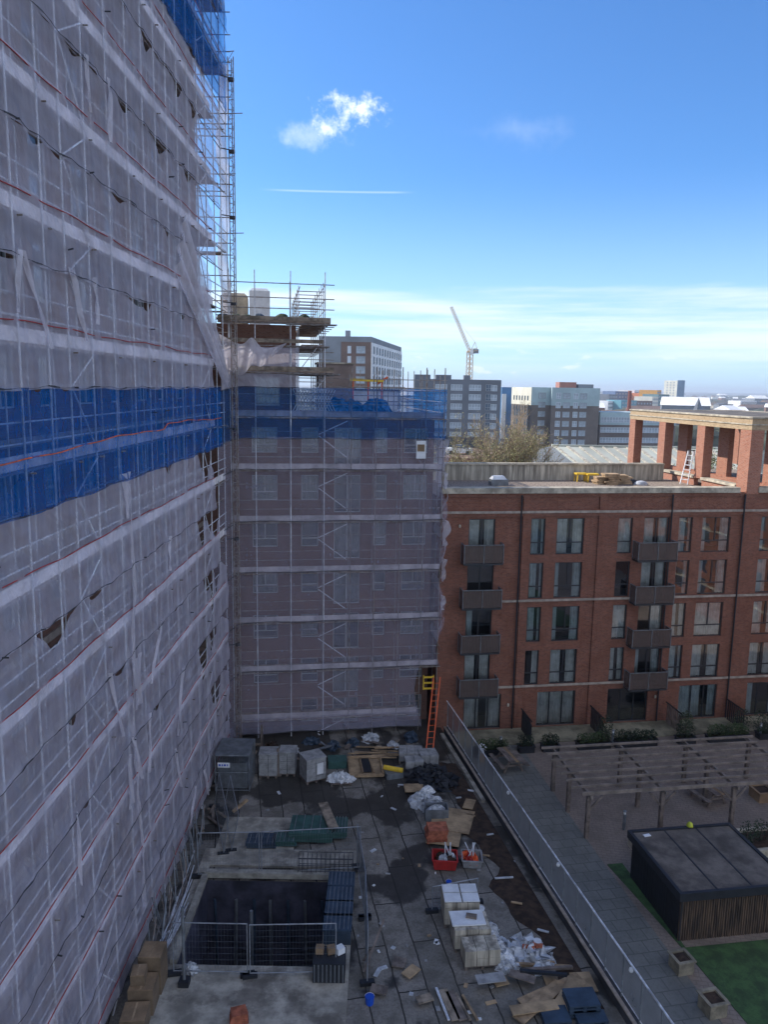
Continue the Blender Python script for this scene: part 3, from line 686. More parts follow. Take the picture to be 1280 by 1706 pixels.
# end face of the tower scaffold (faces the far side)
MB().bar((XO, 43.0, 22), (XO, 43.0, 42.5), .03, 6).build('standard', m_metal, ts)
for i, X in enumerate((-10.9, -12.8, -14.7, -16.6)):
    MB().bar((X, 43.0, 18), (X, 43.0, 42.5), .03).build('standard', m_metal, ts)
    MB().bar((X, 42.45, 18), (X, 42.45, 42.5), .03).build('standard', m_metal, ts)
for k, z in enumerate(REDZ):
    if z < 20 or z > 42: continue
    for g in (-.5, .1, .6, 1.4): MB().bar((XO+.3, 43.0, z+g), (-17, 43.0, z+g), .027).build('end_ledger', m_metald, ts)
    if k in (9,): MB().bx(-12, XO-.2, 42.4, 42.95, z-.54, z-.48).build('end_deck', m_soffit, ts)
    MB().bar((XO, 43.0, z-.4), (-10.9, 43.0, z+1.4), .026).build('brace', m_metal, ts)
    MB().bar((XO, 43.0, z+.6), (XO+.5+.4*(k % 2), 42.95, z+.62), .024).build('tube_stub', m_metald, ts)
# wing scaffold -------------------------------------------------------
VO, VI = -.2, 1.0
WU = [-21.6, -20.25, -18.35, -16.5, -15.0, -13.6, -12.15, -10.8, -9.75]
WZ = [1.3+2.91*k for k in range(7)]          # toe board centres
ws = thing('wing_scaffold', U(-15.6, VO, 0), 'lower tube scaffold across the yard end wrapping the wing', 'scaffold', rot=BA)
for i, u in enumerate(WU):
    top = 26.3 if i < 4 else 21.4
    MB().bar(U(u, VO, .05), U(u, VO, top), .03).build('standard', m_metald if i > 3 else m_metal, ws)
    MB().bar(U(u, VI, .05), U(u, VI, top-.4), .026).build('inner_standard', m_metald, ws)
for k, z in enumerate(WZ):
    b = -9.7 if k > 0 else -10.9
    MB().ub(-21.7, b, VO+.04, VI-.04, z-.20, z-.14).build('deck', m_board, ws)
    MB().ub(-21.6, b, VO+.035, VO+.06, z-.12, z+.18).build('toe_board', m_toe2, ws)
    MB().bar(U(-21.8, VO-.05, z-.22), U(b+.15, VO-.05, z-.22), .025).build('ledger', m_metald, ws)
    for g in (.55, 1.05, 1.95): MB().bar(U(-21.7, VO+.06, z+g), U(b+.1, VO+.06, z+g), .022).build('guard_rail', m_metald, ws)
    for j, (a, b2) in enumerate(((3, 4),)):
        MB().bar(U(WU[a]-.3, VO+.07, z-1.1), U(WU[b2]-.2, VO+.07, z-.35), .028).build('brace', m_metal, ws)
        MB().bar(U(WU[a]-.3, VO+.07, z-1.2), U(WU[b2]-.2, VO+.07, z-2.4), .028).build('brace', m_metal, ws)
# right end return of the wing scaffold and roof edge protection poles
for v in (2.6, 4.6, 6.8, 9.0, 11.2, 13.2):
    MB().bar(U(-9.75, v, .05), U(-9.75, v, 21.4), .026).build('standard', m_metald, ws)
    if v > 4: MB().bar(U(-9.75-2.1, v, 18.5), U(-9.75-2.1, v, 21.4), .024).build('edge_post', m_metald, ws)
for z in (18.9, 19.5, 20.1, 20.25): MB().bar(U(-16.4, VO+.05, z), U(-9.6, VO+.05, z), .024).build('guard_rail', m_metald, ws); MB().bar(U(-9.75, VO, z), U(-9.75, 13.4, z), .024).build('guard_rail', m_metald, ws)
for u in (-11.3, -12.9, -14.2, -15.6): MB().bar(U(u, 13.2, 18.5), U(u, 13.2, 21.5), .026).build('edge_post', m_metald, ws)
MB().bar(U(-16.3, 13.2, 20.3), U(-9.6, 13.2, 20.3), .024).build('guard_rail', m_metald, ws)
# upper lifts round the taller corner: decks run back along its side
for i, (zd, u1, rear) in enumerate(((23.72, -16.2, 12), (22.55, -16.6, 9), (21.1, -16.0, 12))):
    if i != 1: MB().ub(-22.2, u1, VO-.1, VI, zd-.1, zd).build('deck', m_soffit, ws)
    MB().ub(-17.7, u1 if i != 1 else -16.5, VI+.001, rear, zd-.1, zd).build('side_deck', m_soffit, ws)
    MB().bar(U(-22.2, VO-.12, zd-.16), U(u1+.35, VO-.12, zd-.16), .03).build('ledger', m_metald, ws)
    for v in (VO-.05, .95, 2.6, 4.4, 6.3): MB().bar(U(-18.6, v, zd-.2), U(u1+.3, v, zd-.2), .026).build('transom', m_metald, ws)
    MB().ub(-22.2, u1, VO-.13, VO-.10, zd+.002, zd+.2).build('toe_board', m_board, ws)
for z in (24.35, 24.9, 25.65): MB().bar(U(-22.0, VO, z), U(-16.0, VO, z), .026).build('guard_rail', m_metald, ws); MB().bar(U(-16.5, VO, z), U(-16.5, 12, z), .024).build('guard_rail', m_metald, ws); MB().bar(U(-17.8, VI, z), U(-17.8, 12, z), .024).build('guard_rail', m_metald, ws)
for v in (2.6, 4.4, 6.3, 8.2, 10.1, 12.0):
    for u, t in ((-16.5, 26.0), (-17.8, 25.9)): MB().bar(U(u, v, 18.55), U(u, v, t), .026).build('side_standard', m_metal if v < 5 else m_metald, ws)
    for z in (22.3, 25.0, 25.6): MB().bar(U(-17.9, v, z), U(-16.3, v, z), .024).build('transom', m_metald, ws)
for k, (v, z) in enumerate(((VO+.05, 19.0), (2.6, 19.0), (VO+.05, 21.2))):
    MB().bar(U(-17.8, v, z), U(-16.5, v, z+1.7), .026).build('brace', m_metal, ws)
for z in (19.4, 19.9, 20.5, 21.7, 22.1): MB().bar(U(-18.2, VO+.02, z), U(-16.0, VO+.02, z), .022).build('guard_rail', m_metald, ws)
# hoist mast at the inner corner
hm = thing('hoist_mast', (-8.05, 41.9, 0), 'slender lattice hoist mast rising at the inner corner of the scaffolds', 'mast')
for q in ((-.14, 0), (.14, 0), (0, .25)): MB().bar((-8.05+q[0], 41.9+q[1], 0), (-8.05+q[0], 41.9+q[1], 36.4), .03).build('rail', m_metald, hm)
lc = MB(); z = .2; s = 1
while z < 36.2:
    lc.bar((-8.05-.14*s, 41.9, z), (-8.05+.14*s, 41.9, z+.45), .014, 4).bar((-8.19, 41.9, z), (-7.91, 41.9, z), .016, 4).bar((-8.19, 41.9, z), (-8.05, 42.15, z), .012, 4); z += .45; s = -s
lc.build('lacing', m_metald, hm)
for z in (6, 12, 18, 24.5, 28.8, 32, 35.4):
    MB().bar((XO, 41.5, z), (-8.0, 41.9, z), .028).build('tie', m_seam, hm); MB().lathe((-8.05, 41.95, z-.12), [(.17, 0), (.17, .14)], 8).build('clamp', m_seam, hm)
# ================================================================== NETS
def sheet(name, fn, nu, nv, mat, label, group, cat='netting'):
    return tag(MB().grid(fn, nu, nv).build(name, mat, None, True), label, cat, group)
def near_pole(Y):
    d = [abs(Y-p) for p in POLY]; i = min(range(len(POLY)), key=lambda j: d[j]); return d[i]
sag = {(0): [], 3: [(24.2, 1.0, .35), (36.5, 1.1, .8), (38.6, .5, .9), (31, .5, .2)], 4: [(35.9, .6, .5), (19.5, 1.6, .55), (22.3, .7, .25), (37.2, 1.2, .5)], 2: [(38, .7, .7), (35.2, .8, .5), (28, .6, .25), (21, .5, .2)], 7: [(27.8, .8, .16), (33, .6, .2)], 8: [(21, .5, .18), (25.6, .8, .22), (31, .6, .25)], 9: [(26.4, .7, .28), (30.4, .9, .4), (34.5, .8, .4)], 10: [(29, .8, .4), (33, .8, .5), (35.6, .5, .5)], 5: [(36.8, 1.3, .9), (30.5, .5, .2)], 6: [(20.8, .6, .1)]}
lefts = {5: 38.7, 4: 38.9, 3: 39.6, 2: 41.4, 1: 41.4, 0: 41.4, 6: 38.6, 7: 38.6, 8: 39.6, 9: 40.6, 10: 41.0, 11: 42.9, 12: 43.0, 13: 43.0}
ords = ['lowest', 'second', 'third', 'fourth', 'fifth', 'sixth']
for k in range(-1, 13):
    zt = SEAM[k+1] if k >= 0 else SEAM[0]; zb = SEAM[k] if k >= 0 else .55
    kk = k+1                                       # the strip whose red cord is REDZ[kk]
    isb = kk == 6; isb2 = kk >= 12
    YE = lefts.get(kk-1 if kk > 0 else 0, 41.4)
    if kk == 6: YE = 40.6
    rr = random.Random(kk*3+1); ph = [rr.uniform(0, 6) for _ in range(6)]
    drops = list(sag.get(kk, []))+[(rr.uniform(12, 37), rr.uniform(.3, 1.1), rr.uniform(.06, .28)) for _ in range(3 if kk != 6 else 1)]+([(rr.uniform(35, 39), rr.uniform(.4, .9), rr.uniform(.5, 1.2)) for _ in range(4)] if kk in (1, 2, 3, 4, 5) else [])
    def fn(a, b, zt=zt, zb=zb, ph=ph, YE=YE, drops=drops, isb=isb):
        Y = 8.6+(YE-8.6)*a
        top = zt-.05; bot = zb-.10+.03*math.sin(Y*1.7+ph[0])
        for yc, w, dd in drops:
            if abs(Y-yc) < w: top -= dd*(math.cos((Y-yc)/w*math.pi)*.5+.5)
        if Y > YE-2.2 and kk < 12: top -= .25*(Y-YE+2.2)**1.5*(1 if not isb else 0)
        z = bot+(top-bot)*b; dp = near_pole(Y)
        x = XO+.075-.045*min(1, dp/.9)*(.6+.4*math.sin(Y*2.2+ph[1]+z*.8))
        x += .022*math.sin(Y*.9+z*1.3+ph[2])*math.sin(z*2+ph[3])+.012*math.sin(Y*7.0+ph[4]+math.sin(z*1.7)*2)+.008*math.sin(z*9+Y*.8+ph[5])
        x += .035*abs(math.sin(Y*1.15+z*1.9*(1 if kk % 2 else -1)+1.3*math.sin(z*1.3+Y*.35+ph[1]))+.25*math.sin(Y*5+z*3))**3
        x += .05*max(0, 1-b*5)
        return (x, Y+.04*math.sin(z*3+ph[4]), z)
    if isb: lb = 'blue strip of scaffold netting across the middle of the tower'
    elif kk >= 12: lb = ['blue netting strip near the top of the tower scaffold', 'topmost blue netting strip on the tower scaffold'][min(1, kk-12)]
    elif kk < 6: lb = 'white netting strip on the tower scaffold, %s from the ground' % ['lowest', 'second', 'third', 'fourth', 'fifth', 'sixth'][kk]
    else: lb = 'white netting strip on the tower scaffold, %s above the blue strip' % ['', 'first', 'second', 'third', 'fourth', 'fifth'][kk-6]
    s_ = sheet('debris_net', fn, 240, 20, m_blue if (isb or isb2) else m_net, lb, 'netting strips on the tower scaffold')
    # hem (dark at the overlap)
    hp = []
    for i in range(96):
        q = fn(i/95, 0.0); hp.append((q[0]+.03, q[1], q[2]+.05+.02*math.sin(i*1.3)))
    hm_ = MB()
    for i in range(95): hm_.beam(hp[i], hp[i+1], .012, .008+.035*max(0, math.sin(i*.37+ph[1])*math.sin(i*1.1+ph[2])))
    obj('hem', hm_.mesh('hem', m_seam), s_)
    # cord at the lift
    zc = REDZ[kk]; hp = []
    for i in range(61):
        Y = 8.8+(YE-9)*i/60; d = .05*math.sin(Y*.7+ph[2])+.03*math.sin(Y*2.1)
        if isb: d += -.45+.30*abs(math.sin(Y*.13+1.1))+ (.28 if Y > 30 else 0)
        hp.append((XO+.10, Y, zc+d*.6))
    obj('cord', MB().path(hp, .016 if not isb else .018, 5).mesh('cord', m_orange if isb else m_red), s_)
# vertical joint flap and gathers on the lower sheets of the tower
for i, (Y, z0, z1, w0, w1) in enumerate(((25.2, 15.9, 17.4, .9, .15), (25.7, 9.2, 11.0, .95, .8), (24.6, 6.1, 7.9, .25, .6))):
    def fn(a, b, Y=Y, z0=z0, z1=z1, w0=w0, w1=w1):
        w = w1+(w0-w1)*b; return (XO+.14+.05*math.sin(a*9+b*4), Y-w/2+w*a, z0+(z1-z0)*b)
    sheet('net_flap', fn, 8, 8, m_neth, ['gathered white net flap just below the blue strip of the tower', 'broad loose white flap tied to a pole halfway down the tower net', 'narrow loose white flap low on the tower net'][i], 'loose flaps on the tower netting')
for i, Yv in enumerate((25.4,)):
    for z0, z1 in ((1.5, 17.0),):
        def fn(a, b, z0=z0, z1=z1):
            z = z0+(z1-z0)*b; w = .22+.12*math.sin(z*1.1)
            return (XO+.10+.05*math.sin(a*6+z*2), 25.5+.25*math.sin(z*.55)+w*(a-.5), z)
        sheet('net_flap', fn, 5, 60, m_neth, 'long vertical overlap of white net running down the tower below the blue strip', 'loose flaps on the tower netting')
def fn(a, b):
    z = 23.5+13*b; return (-9.0+.55*a+.1*math.sin(z*1.1), 43.1+.08*math.sin(z*2.3+a*4), z)
sheet('end_net', fn, 6, 80, m_neth, 'narrow sunlit net strip hanging down the far end of the tower scaffold', None)
# slack folds of netting and dark tie ends scattered over the tower sheets
rnd = random.Random(52)
for i in range(16):
    Y = rnd.choice(POLY[5:16])+rnd.uniform(-.1, .1); k = rnd.choice((0, 1, 2, 3, 4, 5, 7, 8, 9)); z0 = SEAM[k] if k else 2.0
    dy = rnd.uniform(-1.5, 1.5); w = rnd.uniform(.12, .45); hh = rnd.uniform(1.2, 2.6)
    def fn(a, b, Y=Y, z0=z0, dy=dy, w=w, hh=hh, i=i):
        return (XO+.16+.05*math.sin(a*5+b*6+i), Y+dy*b+w*(a-.5)*(1-.7*b)*(1+.3*math.sin(b*9+i)), z0+.1-hh*b)
    sheet('net_fold', fn, 6, 16, m_neth, 'slack pale fold of netting hanging obliquely over the tower sheets', 'slack folds on the tower netting')
for i in range(44):
    Y = rnd.choice(POLY[4:19]); z = rnd.choice(REDZ[:11])+rnd.choice((-.9, .55, 1.45, -.1))
    tag(MB().bar((XO+.02, Y, z), (XO+.25, Y+rnd.uniform(-.12, .12), z+rnd.uniform(-.03, .05)), .022, 6).build('tube_end', m_seam), 'short dark tube end poking through the tower netting', 'tube end', 'dark tube ends poking through the tower netting')
# gathered bundle sweeping down to the corner, above the blue strip
def fn(a, b):
    t = a; p0 = Vector((XO+.15, 33.4, 27.2)); p1 = Vector((XO+.25, 38.4, 23.0)); p2 = Vector((XO+.45, 40.3, 20.6))
    q = p0*(1-t)**2+p1*2*t*(1-t)*.9+p1*.2*t*(1-t)+p2*t*t
    w = 1.9*(1-t)+.5
    return (q.x+.12*math.sin(b*19+t*2), q.y-w*.55*b*(1-t*.6), q.z-w*1.1*b)
sheet('gathered_net', fn, 30, 40, m_neth, 'gathered white net swept down towards the inner corner above the blue strip', None)
def fn(a, b):
    u = -22.6+4.0*a; top = 22.7-1.15*math.sin(min(1, a/.55)*math.pi)*(a < .55)-.25*math.sin((a-.55)/.45*math.pi)*(a >= .55)
    top = 23.2-2.2*a if a < .3 else (22.54-.35*math.sin((a-.3)/.7*math.pi)+(.55*math.exp(-((a-.55)/.09)**2)))
    ln = 1.5*math.sin(min(1, a*1.15+.08)*math.pi)**.7+.15 if a < .8 else .45*(1-a)/.2+.06
    return U(u, VO-.25-.16*math.sin(a*38+b*3)*b-.1*math.sin(b*3), top-ln*b)
sheet('draped_net', fn, 70, 14, m_neth, 'torn pale net draped in folds below the upper boarded lift of the wing', None)
# wing nets
def wnet(zb, zt, u0, u1, mat, label, amp=.1, k=0, redcord=False, edge=0.0):
    rr = random.Random(k+50); ph = [rr.uniform(0, 6) for _ in range(6)]
    def fn(a, b):
        e = edge*(.5+.5*math.sin(b*7+ph[0])) if a > .97 else 0
        u = u0+(u1-u0)*a + (edge*math.sin(b*5+ph[1])*max(0, (a-.9))*10*.5)
        z = zb+(zt-zb)*b
        v = VO-.05-amp*.5*math.sin(u*2.1+ph[2])*math.sin(z*1.1+ph[3])-.006*math.sin(u*9+ph[4]+z)-.005*math.sin(z*6+u)
        if u < -21.2: v -= (abs(u+21.2))**1.3*1.6
        z -= .14*max(0, -20.6-u)**2
        return U(u, v, z+.03*math.sin(u*1.3+ph[5])*(1-b))
    s_ = sheet('debris_net', fn, 110, 12, mat, label, 'netting strips on the wing scaffold')
    hp = [Vector(fn(i/50, 0.0))-DV*.03 for i in range(51)]
    obj('hem', MB().path(hp, .022, 4).mesh('hem', m_seam), s_)
    return s_
WS = [z-.12 for z in WZ]
for k in range(7):
    zb = WS[k]-.05 if k > 0 else .35; zb2 = .35 if k == 0 else WS[k]
    zt = WS[k+1] if k < 6 else 17.45
    if k == 6: continue
    wnet(zb2+(.0 if k else 0), zt if k < 5 else 17.5, -22.2 if k > 3 else -22.6, -9.62 if k > 0 else -10.85, m_netw, 'pale netting strip on the wing scaffold, %s from the ground' % ords[k], .1, k, edge=.5)
wnet(17.42, 20.2, -22.3, -9.66, m_bluel, 'blue netting strip along the roof edge of the wing', .08, 9)
wnet(.35, WS[0]+.1, -22.3, -10.85, m_netw, 'short pale netting strip at the foot of the wing scaffold', .1, 12)
wnet(20.2, 22.3, -22.0, -17.9, m_net, 'short pale netting strip above the blue edge at the taller corner', .1, 13)
def fn(a, b):
    z = 5+12.4*b; return U(-9.6+.12*math.sin(z*1.9)+.1*math.sin(z*4.1), VO+1.9*a+.1*math.sin(z*3+a*7), z)
sheet('debris_net', fn, 12, 80, m_neth, 'ragged pale netting turned round the right end of the wing scaffold', 'netting strips on the wing scaffold')
def fn(a, b): return U(-9.6, VO+13*a, 17.42+2.78*b+.04*math.sin(a*30))
sheet('debris_net', fn, 60, 8, m_bluel, 'blue netting turned along the right side of the wing roof', 'netting strips on the wing scaffold')
for i, (z, w, h) in enumerate(((12.9, .55, 1.6), (10.6, .4, 1.4), (8.4, .35, .9), (15.6, .3, 1.0))):
    def fn(a, b, z=z, w=w, h=h, i=i): return U(-9.66+w*a*(.45+.55*abs(math.sin(b*5.2+i*1.7)))*(1-.5*b)*(1 if b > .04 else .3), VO-.12+.09*math.sin(b*13+a*7), z-h*b-.25*a*math.sin(b*3))
    sheet('net_flap', fn, 8, 30, m_neth, 'loose pale net tatter at the right edge of the wing scaffold, %s' % ['second from the top', 'third from the top', 'lowest', 'topmost'][i], 'net tatters at the right edge of the wing')
# notice on the wing netting
nb = thing('paper_notice', U(-11.05, VO-.15, 16.5), 'white paper notice fixed to a window bay of the wing just below the blue net', 'notice', rot=BA)
MB().ub(-11.33, -10.78, VO-.17, VO-.15, 16.35, 17.35).build('sheet', m_white, nb)
MB().ub(-11.28, -10.86, VO-.178, VO-.171, 16.75, 17.15).build('picture', m_tan, nb)
# items on top of the wing
for i, (u0, u1, v0, v1, z0, z1, mt, lb) in enumerate(((-22.3, -20.7, 5.0, 7, 23.55, 25.5, m_stone, 'cream plant room box on the taller roof beside the mast'), (-20.6, -19.4, 4.4, 6.4, 23.55, 25.75, m_white, 'white sheeted plant box on the taller roof'))):
    t = thing('plant_box', U((u0+u1)/2, (v0+v1)/2, z0), lb, 'plant box', 'plant boxes on the taller roof', BA)
    MB().ub(u0, u1, v0, v1, z0, z1).build('body', mt, t); MB().box(U((u0+u1)/2, (v0+v1)/2, z1+.09), (u1-u0-.1, v1-v0-.1, .16), BA, top=(.8, .8)).build('lid', mt, t)
for i in range(9):
    u = -21.9+i*.62; tag(lump(MB(), U(u, .5+.2*math.sin(i*2), 23.72), .42, .35, .34+.12*math.sin(i*3), i+70, crumple=.3).build('rubble_sack', m_bluep if i % 3 == 0 else m_leafd, None, True), 'dark sack on the upper boarded lift, %s from the tower' % ['first', 'second', 'third', 'fourth', 'fifth', 'sixth', 'seventh', 'eighth', 'ninth'][i], 'sack', 'sacks along the upper lift')
for i, (u, v, w, h) in enumerate(((-15.6, 3.0, .7, .55), (-14.5, 4.0, .9, .4), (-13.2, 3.2, .8, .5), (-12.4, 6, .6, .4))):
    tag(crumpled(MB(), U(u, v, 18.5), w, .6, h+.5, i+90).build('sheeted_pile', m_sheetb), 'crumpled blue sheeted pile on the wing roof, %s from the taller corner' % ['first', 'second', 'third', 'fourth'][i], 'sheeted pile', 'blue sheeted piles on the wing roof')
t = thing('lift_housing', U(-14.6, 10, 18.5), 'plain brown block housing rising from the wing roof beside the scaffold', 'roof housing', rot=BA)
MB().ub(-16.2, -13.9, 9, 11.5, 18.5, 21.75).build('wall', m_bb0, t); MB().ub(-16.3, -13.8, 8.9, 11.6, 21.75, 21.85).build('capping', m_stone, t)
t = thing('yellow_props', U(-14.0, 8, 18.5), 'yellow and orange prop frame standing on the wing roof', 'prop frame', rot=BA)
MB().beam(U(-14.2, 8, 20.75), U(-12.0, 8, 20.7), .15, .18).build('beam', m_yellow, t); MB().beam(U(-12.4, 8.1, 20.5), U(-11.7, 8, 20.95), .1, .14).build('beam', m_orangep, t)
for u in (-14.0, -13.0, -12.1): MB().bar(U(u, 8, 18.5), U(u, 8, 20.7), .05).build('prop', m_orangep, t)
# lattice panel (white) on the wing roof corner
t = thing('lattice_screen', U(-17.2, .7, 18.5), 'white lattice guard screen behind the blue net at the taller corner', 'screen', rot=BA)
l = MB()
for i in range(12):
    l.beam(U(-18.2+i*.16, .6, 18.9), U(-17.6+i*.16, .6, 20.1), .03, .05); l.beam(U(-17.6+i*.16, .63, 18.9), U(-18.2+i*.16, .63, 20.1), .03, .05)
l.build('lattice', m_white, t)
MB().beam(U(-18.2, .6, 20.12), U(-15.9, .6, 20.12), .05, .05).build('top_rail', m_white, t)
# ladder at the wing foot
t = thing('orange_ladder', U(-10.4, -1.2, 0), 'orange ladder leaning on the right end of the wing scaffold', 'ladder')
p0, p1 = Vector(G(716, 1250)), U(-9.78, -.45, 3.4)
off = DU*.2
for s in (-1, 1): MB().beam(p0+off*s, p1+off*s, .07, .05).build('stile', m_orangep, t)
for k in range(1, 12): q = p0.lerp(p1, k/12); MB().bar(q-off, q+off, .018).build('rung', m_orangep, t)
t = thing('yellow_gate', U(-10.2, -.3, 2.9), 'small yellow safety gate on the scaffold beside the orange ladder', 'gate')
for z in (2.65, 3.0, 3.35): MB().ub(-10.55, -9.95, -.40, -.34, z, z+.1).build('rail', m_yellow, t)
for u in (-10.55, -9.95): MB().ub(u-.04, u+.03, -.335, -.28, 2.6, 3.5).build('post', m_yellow, t)
# ================================================================== PARTY WALL AND RAILING
WD = Vector((-.204, 1, 0)).normalized(); WA = math.atan2(WD.y, WD.x)
pw = thing('party_wall', (xr(32), 32, 0), 'low dark rendered wall with pale coping between yard and courtyard', 'wall')
def PW(Y, off, z): return Vector((xr(Y)+off, Y, z))
Y0, Y1 = 14.0, 43.9
def strip(o0, o1, z0, z1, a=Y0, b=Y1):
    m = MB(); c = [PW(a, o0, 0), PW(a, o1, 0), PW(b, o1, 0), PW(b, o0, 0)]; m.prism([tuple(p)[:2] for p in c], z0, z1); return m
strip(0, .28, cz, .36).build('wall', pbr('dark_render', (.05, .05, .058), .85, .3, 1.5), pw)
strip(-.03, .10, .362, .41).build('coping', m_strip, pw)
strip(-.33, -.12, 0, .16, 36, 43.5).build('kerb_block', m_conc, pw)
rl = thing('railing', (xr(32)+.2, 32, .4), 'long grey mesh panel railing on the wall beside the courtyard path', 'railing')
nseg = 26; st_ = (Y1-Y0)/nseg
for i in range(nseg+1):
    Y = Y0+i*st_; MB().beam(PW(Y, .2, .362), PW(Y, .2, 1.95), .05, .05).build('post', m_steel, rl)
    if i < nseg:
        p, q = PW(Y+.05, .2, 0), PW(Y+st_-.05, .2, 0)
        f = MB().quad((p.x, p.y, .5), (q.x, q.y, .5), (q.x, q.y, 1.85), (p.x, p.y, 1.85)).build('mesh_panel', m_fmesh, rl)
for i, (a, b) in enumerate(((14, 21.6), (21.0, 27.2), (26.6, 32.6), (32.0, 38.4), (37.8, 43.9))):
    MB().bar(PW(a, .13, 2.0), PW(b, .13, 2.0), .035, 8).build('top_rail', m_metal, rl)
MB().bar(PW(Y0, .2, 1.9), PW(Y1, .2, 1.9), .03, 6).bar(PW(Y0, .2, .48), PW(Y1, .2, .48), .02, 6).build('frame_rail', m_metal, rl)
for i, Y in enumerate((22.6, 28.2, 33.7)):
    MB().lathe(PW(Y, .12, 1.75), [(.05, 0), (.08, .06), (.06, .14)], 8).build('lamp', m_white, rl)
# ================================================================== COURTYARD
pg = thing('pergola', U(-1, -9.4, cz), 'weathered timber pergola with long rafters over the courtyard seating', 'pergola', rot=BA)
PT = 1.95
for i, u in enumerate((-5.07, -1.4, 2.25, 5.9)):
    for j, v in enumerate((-11.78, -9.5, -7.45)):
        if i in (1,) and j == 1: pass
        MB().ub(u-.09, u+.09, v-.09, v+.09, cz, PT-.16).build('post', m_woodg, pg)
        if j == 0:
            for s in (-1, 1):
                if i == 0 and s < 0: continue
                MB().beam(U(u+.08*s, v, PT-.85), U(u+.65*s, v, PT-.2), .08, .10).build('brace', m_woodg, pg)
for i, u in enumerate((-5.07, -1.4, 2.25, 5.9)): MB().beam(U(u, -12.15, PT-.08), U(u, -7.1, PT-.08), .10, .16).build('cross_beam', m_woodp, pg)
for j in range(8):
    v = -12.0+j*.67; MB().beam(U(-5.75 if j != 0 else -5.5, v, PT+.08+(.02 if j == 0 else 0)), U(6.1+.1*math.sin(j*2), v, PT+.08), .06, .17 if j == 0 else .12).build('rafter', m_woodp, pg)
# timber cabin
sh = thing('timber_cabin', U(-2.2, -16.8, cz), 'low cabin clad in dark vertical slats with a brown felt flat roof', 'cabin', rot=BA)
a0, a1, b0, b1, zt = -4.42, .0, -18.85, -14.85, 1.62
MB().ub(a0+.08, a1-.08, b0+.08, b1-.08, cz, zt).build('wall', m_black, sh)
rnd = random.Random(8)
for side_ in range(2):
    mb = MB(); n = 46
    for i in range(n):
        q = i/(n-1)
        if side_ == 0: u = a0+.03+(a1-a0-.06)*q; mb.ub(u-.03, u+.03, b0+.02+rnd.uniform(0, .012), b0+.078, cz, zt-.02)
        else: v = b0+.03+(b1-b0-.06)*q; mb.ub(a0+.02+rnd.uniform(0, .012), a0+.078, v-.03, v+.03, cz, zt-.02)
    mb.build('slat_cladding', m_slat if side_ == 0 else m_black, sh)
MB().ub(a0-.1, a1+.1, b0-.1, b1+.1, zt, zt+.12).build('roof', m_felt, sh)
f = MB()
f.ub(a0-.16, a1+.16, b0-.16, b0-.02, zt-.14, zt+.19).ub(a0-.16, a1+.16, b1+.02, b1+.16, zt-.14, zt+.19).ub(a0-.16, a0-.02, b0-.02, b1+.02, zt-.14, zt+.189).ub(a1+.02, a1+.16, b0-.02, b1+.02, zt-.14, zt+.189)
f.build('fascia', m_black, sh)
for q in (.33, .66): MB().ub(a0+(a1-a0)*q-.03, a0+(a1-a0)*q+.03, b0, b1, zt+.121, zt+.135).build('felt_joint', m_black, sh)
tag(lump(MB(), U(-1.75, -14.75, zt+.19), .14, .14, .2, 5, amp=.05).build('ball', pbr('yellow_ball', (.6, .65, .05), .5), None, True), 'small yellow ball at the back edge of the cabin roof', 'ball')
tag(MB().box(U(-3.9, -15.1, zt+.14), (.3, .16, .03), .3).build('litter', m_white), 'scrap of white litter on the back of the cabin roof', 'litter')
def bench(P, ang, lb):
    t = thing('picnic_bench', P, lb, 'picnic bench', 'picnic benches in the courtyard', ang); ca, sa = math.cos(ang), math.sin(ang)
    L = lambda x, y, z: P+Vector((x*ca-y*sa, x*sa+y*ca, z))
    for i in range(4): MB().box(L(0, -.27+i*.18, .74), (1.8, .16, .04), ang).build('tabletop_plank', m_woodg if i != 1 else m_tan, t)
    for s in (-1, 1):
        MB().box(L(0, s*.72, .44), (1.8, .24, .045), ang).build('seat', m_woodg, t)
        for e in (-.6, .6): MB().beam(L(e, s*.55, 0), L(e, s*.2, .72), .05, .1).build('leg', m_woodg, t)
    for e in (-.6, .6): MB().beam(L(e, -.82, .39), L(e, .82, .39), .05, .09).build('cross_bar', m_woodg, t)
b = G(848, 1278, cz); bench(b, BA+R(90)+.12, 'weathered picnic bench beside the railing near the flats')
b = G(1180, 1332, cz); bench(b, BA+R(90)+.2, 'dark picnic bench under the pergola')
def bollard(P, lb):
    t = thing('bollard_light', P, lb, 'bollard light', 'bollard lights in the courtyard')
    MB().lathe(P, [(.075, 0), (.075, .8)], 12).build('post', m_steel, t); MB().lathe(P+Vector((0, 0, .8)), [(.06, 0), (.06, .12)], 12).build('lens', m_white, t); MB().lathe(P+Vector((0, 0, .92)), [(.085, 0), (.085, .04), (.02, .09)], 12).build('cap', m_steel, t)
for px, py, lb in ((834, 1254, 'slim bollard light by the plant boxes nearest the railing'), (1021, 1242, 'slim bollard light behind the pergola left end'), (1040, 1382, 'slim bollard light at the back corner of the cabin'), (1267, 1230, 'slim bollard light at the right behind the pergola')):
    bollard(G(px, py, cz), lb)
